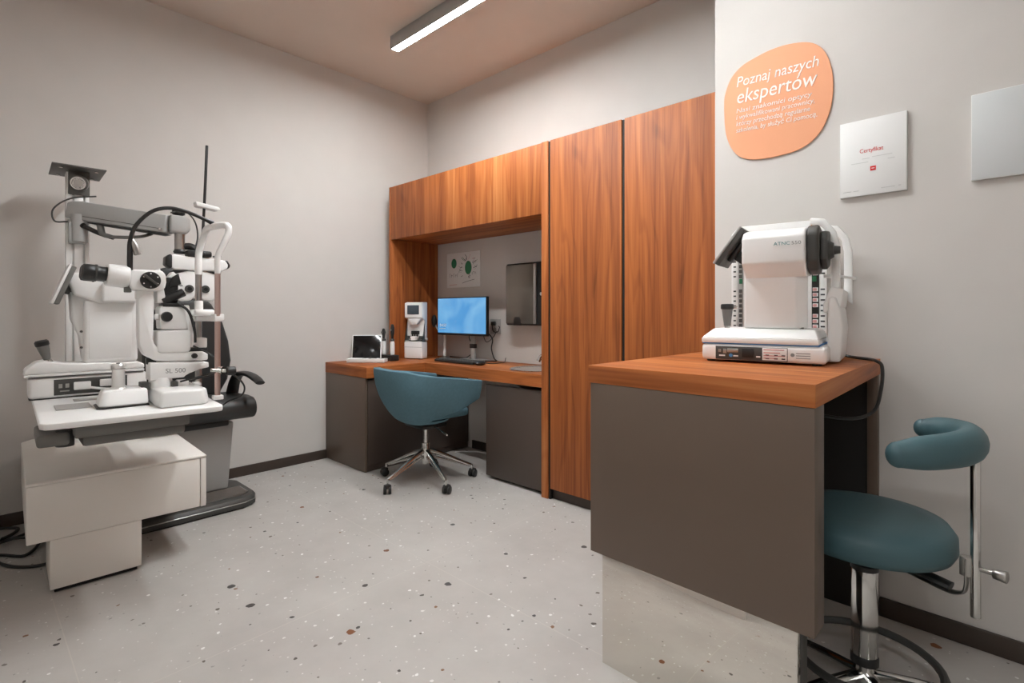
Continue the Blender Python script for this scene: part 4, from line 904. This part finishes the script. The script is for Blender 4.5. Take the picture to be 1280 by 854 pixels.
# ------------------------------------------------------------------ patient chair behind the unit
t = thing('patient_chair', 'black and grey examination chair with ribbed footplate behind the white unit', 'chair', (-3.5, 1.0, 0)); O = (-3.5, 1.0, 0)
pl = [(-3.20, .30), (-3.165, .36), (-3.165, 1.12), (-3.20, 1.19), (-3.28, 1.222), (-3.56, 1.222), (-3.64, 1.18), (-3.66, 1.1), (-3.66, .33), (-3.6, .30)]
pu = [((x+3.41)*.93-3.41, (y-.76)*.965+.76) for x, y in pl]
MB().prism(pl, 2, .008, .036, .006, 2).prism(pl, 2, .036, .06, .006, 2, poly2=pu).build('base_plate', 'dgrey', t, O)
MB().prism([((x+3.41)*1.008-3.41, (y-.76)*1.005+.76) for x, y in pl], 2, .034, .0385, .0008, 1).build('trim_line', 'steel', t, O)
MB().prism([((x+3.41)*.95-3.41, (y-.76)*.97+.76) for x, y in pl], 2, 0, .008, .001).build('plate_foot', 'gap', t, O)
m = MB().prism([(-3.235, .66), (-3.235, 1.13), (-3.27, 1.175), (-3.40, 1.175), (-3.40, .66)], 2, .0602, .066, .002)
for k in range(13): m.box(-3.395+.0125*k, -3.389+.0125*k, .67, 1.165-(.03 if k > 10 else 0), .066, .070, .001)
m.build('footplate', 'steel', t, O)
MB().prism([(-3.62, .95), (-3.42, .95), (-3.42, 1.115), (-3.62, 1.115)], 2, .061, .47, .012, 3, poly2=[(-3.64, .84), (-3.40, .84), (-3.40, 1.14), (-3.64, 1.14)]).build('column', 'grey', t, O)
MB().box(-3.62, -3.36, .80, 1.1, .455, .495, .01).build('seat_frame', 'black', t, O)
MB().prism([(-3.74, .50), (-3.35, .49), (-3.30, .50), (-3.275, .53), (-3.27, .565), (-3.285, .60), (-3.32, .62), (-3.40, .625), (-3.74, .61)], 1, .70, 1.232, .024, 4).build('seat', 'vinyl', t, O)
MB().prism([(.80, .60), (1.14, .60), (1.195, .70), (1.215, .82), (1.20, .95), (1.165, 1.07), (1.10, 1.19), (1.06, 1.225), (.86, 1.225), (.80, 1.15), (.74, .95), (.735, .75)], 0, -3.76, -3.66, .03, 4).build('backrest', 'vinyl', t, O)
MB().box(-3.735, -3.70, .87, .93, 1.21, 1.33, .008).build('headrest_stem', 'steel', t, O)
MB().prism([(.79, 1.31), (.80, 1.395), (.85, 1.412), (.98, 1.41), (1.02, 1.39), (1.02, 1.31), (.98, 1.295), (.83, 1.295)], 0, -3.75, -3.68, .02, 4).build('headrest', 'vinyl', t, O)
MB().tube([(-3.64, 1.19, .54), (-3.61, 1.20, .62), (-3.57, 1.20, .69), (-3.51, 1.20, .738), (-3.42, 1.20, .757), (-3.32, 1.20, .757), (-3.22, 1.20, .742), (-3.15, 1.20, .722)], [.028, .028, .026, .026, .025, .024, .023, .02], 12, flat=(1.35, .62)).build('armrest', 'black', t, O)

# ------------------------------------------------------------------ cables on the floor behind the unit
def fcable(label, pts, r, m): return tag(MB().tube(pts, r, 8).build('floor_cable', m), label, 'cable', 'cables on the floor behind the unit')
fcable('coiled black cable on the floor at the left photo edge, nearest the wall', [(-3.70, -.05, .008), (-3.60, .12, .008), (-3.72, .2, .008), (-3.76, .08, .02), (-3.62, -.02, .03), (-3.52, .1, .02), (-3.6, .22, .008), (-3.7, .27, .008)], .008, 'black')
fcable('black cable winding across the floor towards the white cabinet', [(-3.3, -.05, .008), (-3.38, .1, .008), (-3.28, .2, .008), (-3.42, .26, .02), (-3.5, .16, .03), (-3.4, .08, .02), (-3.2, .14, .008), (-3.1, .25, .008), (-3.16, .4, .008)], .007, 'black')
fcable('light grey cable tangled with the black ones at the left photo edge', [(-3.55, -.1, .006), (-3.45, .02, .02), (-3.5, .12, .04), (-3.62, .1, .045), (-3.56, .0, .04), (-3.42, .05, .03), (-3.36, .0, .007), (-3.25, .02, .007)], .006, 'grey')
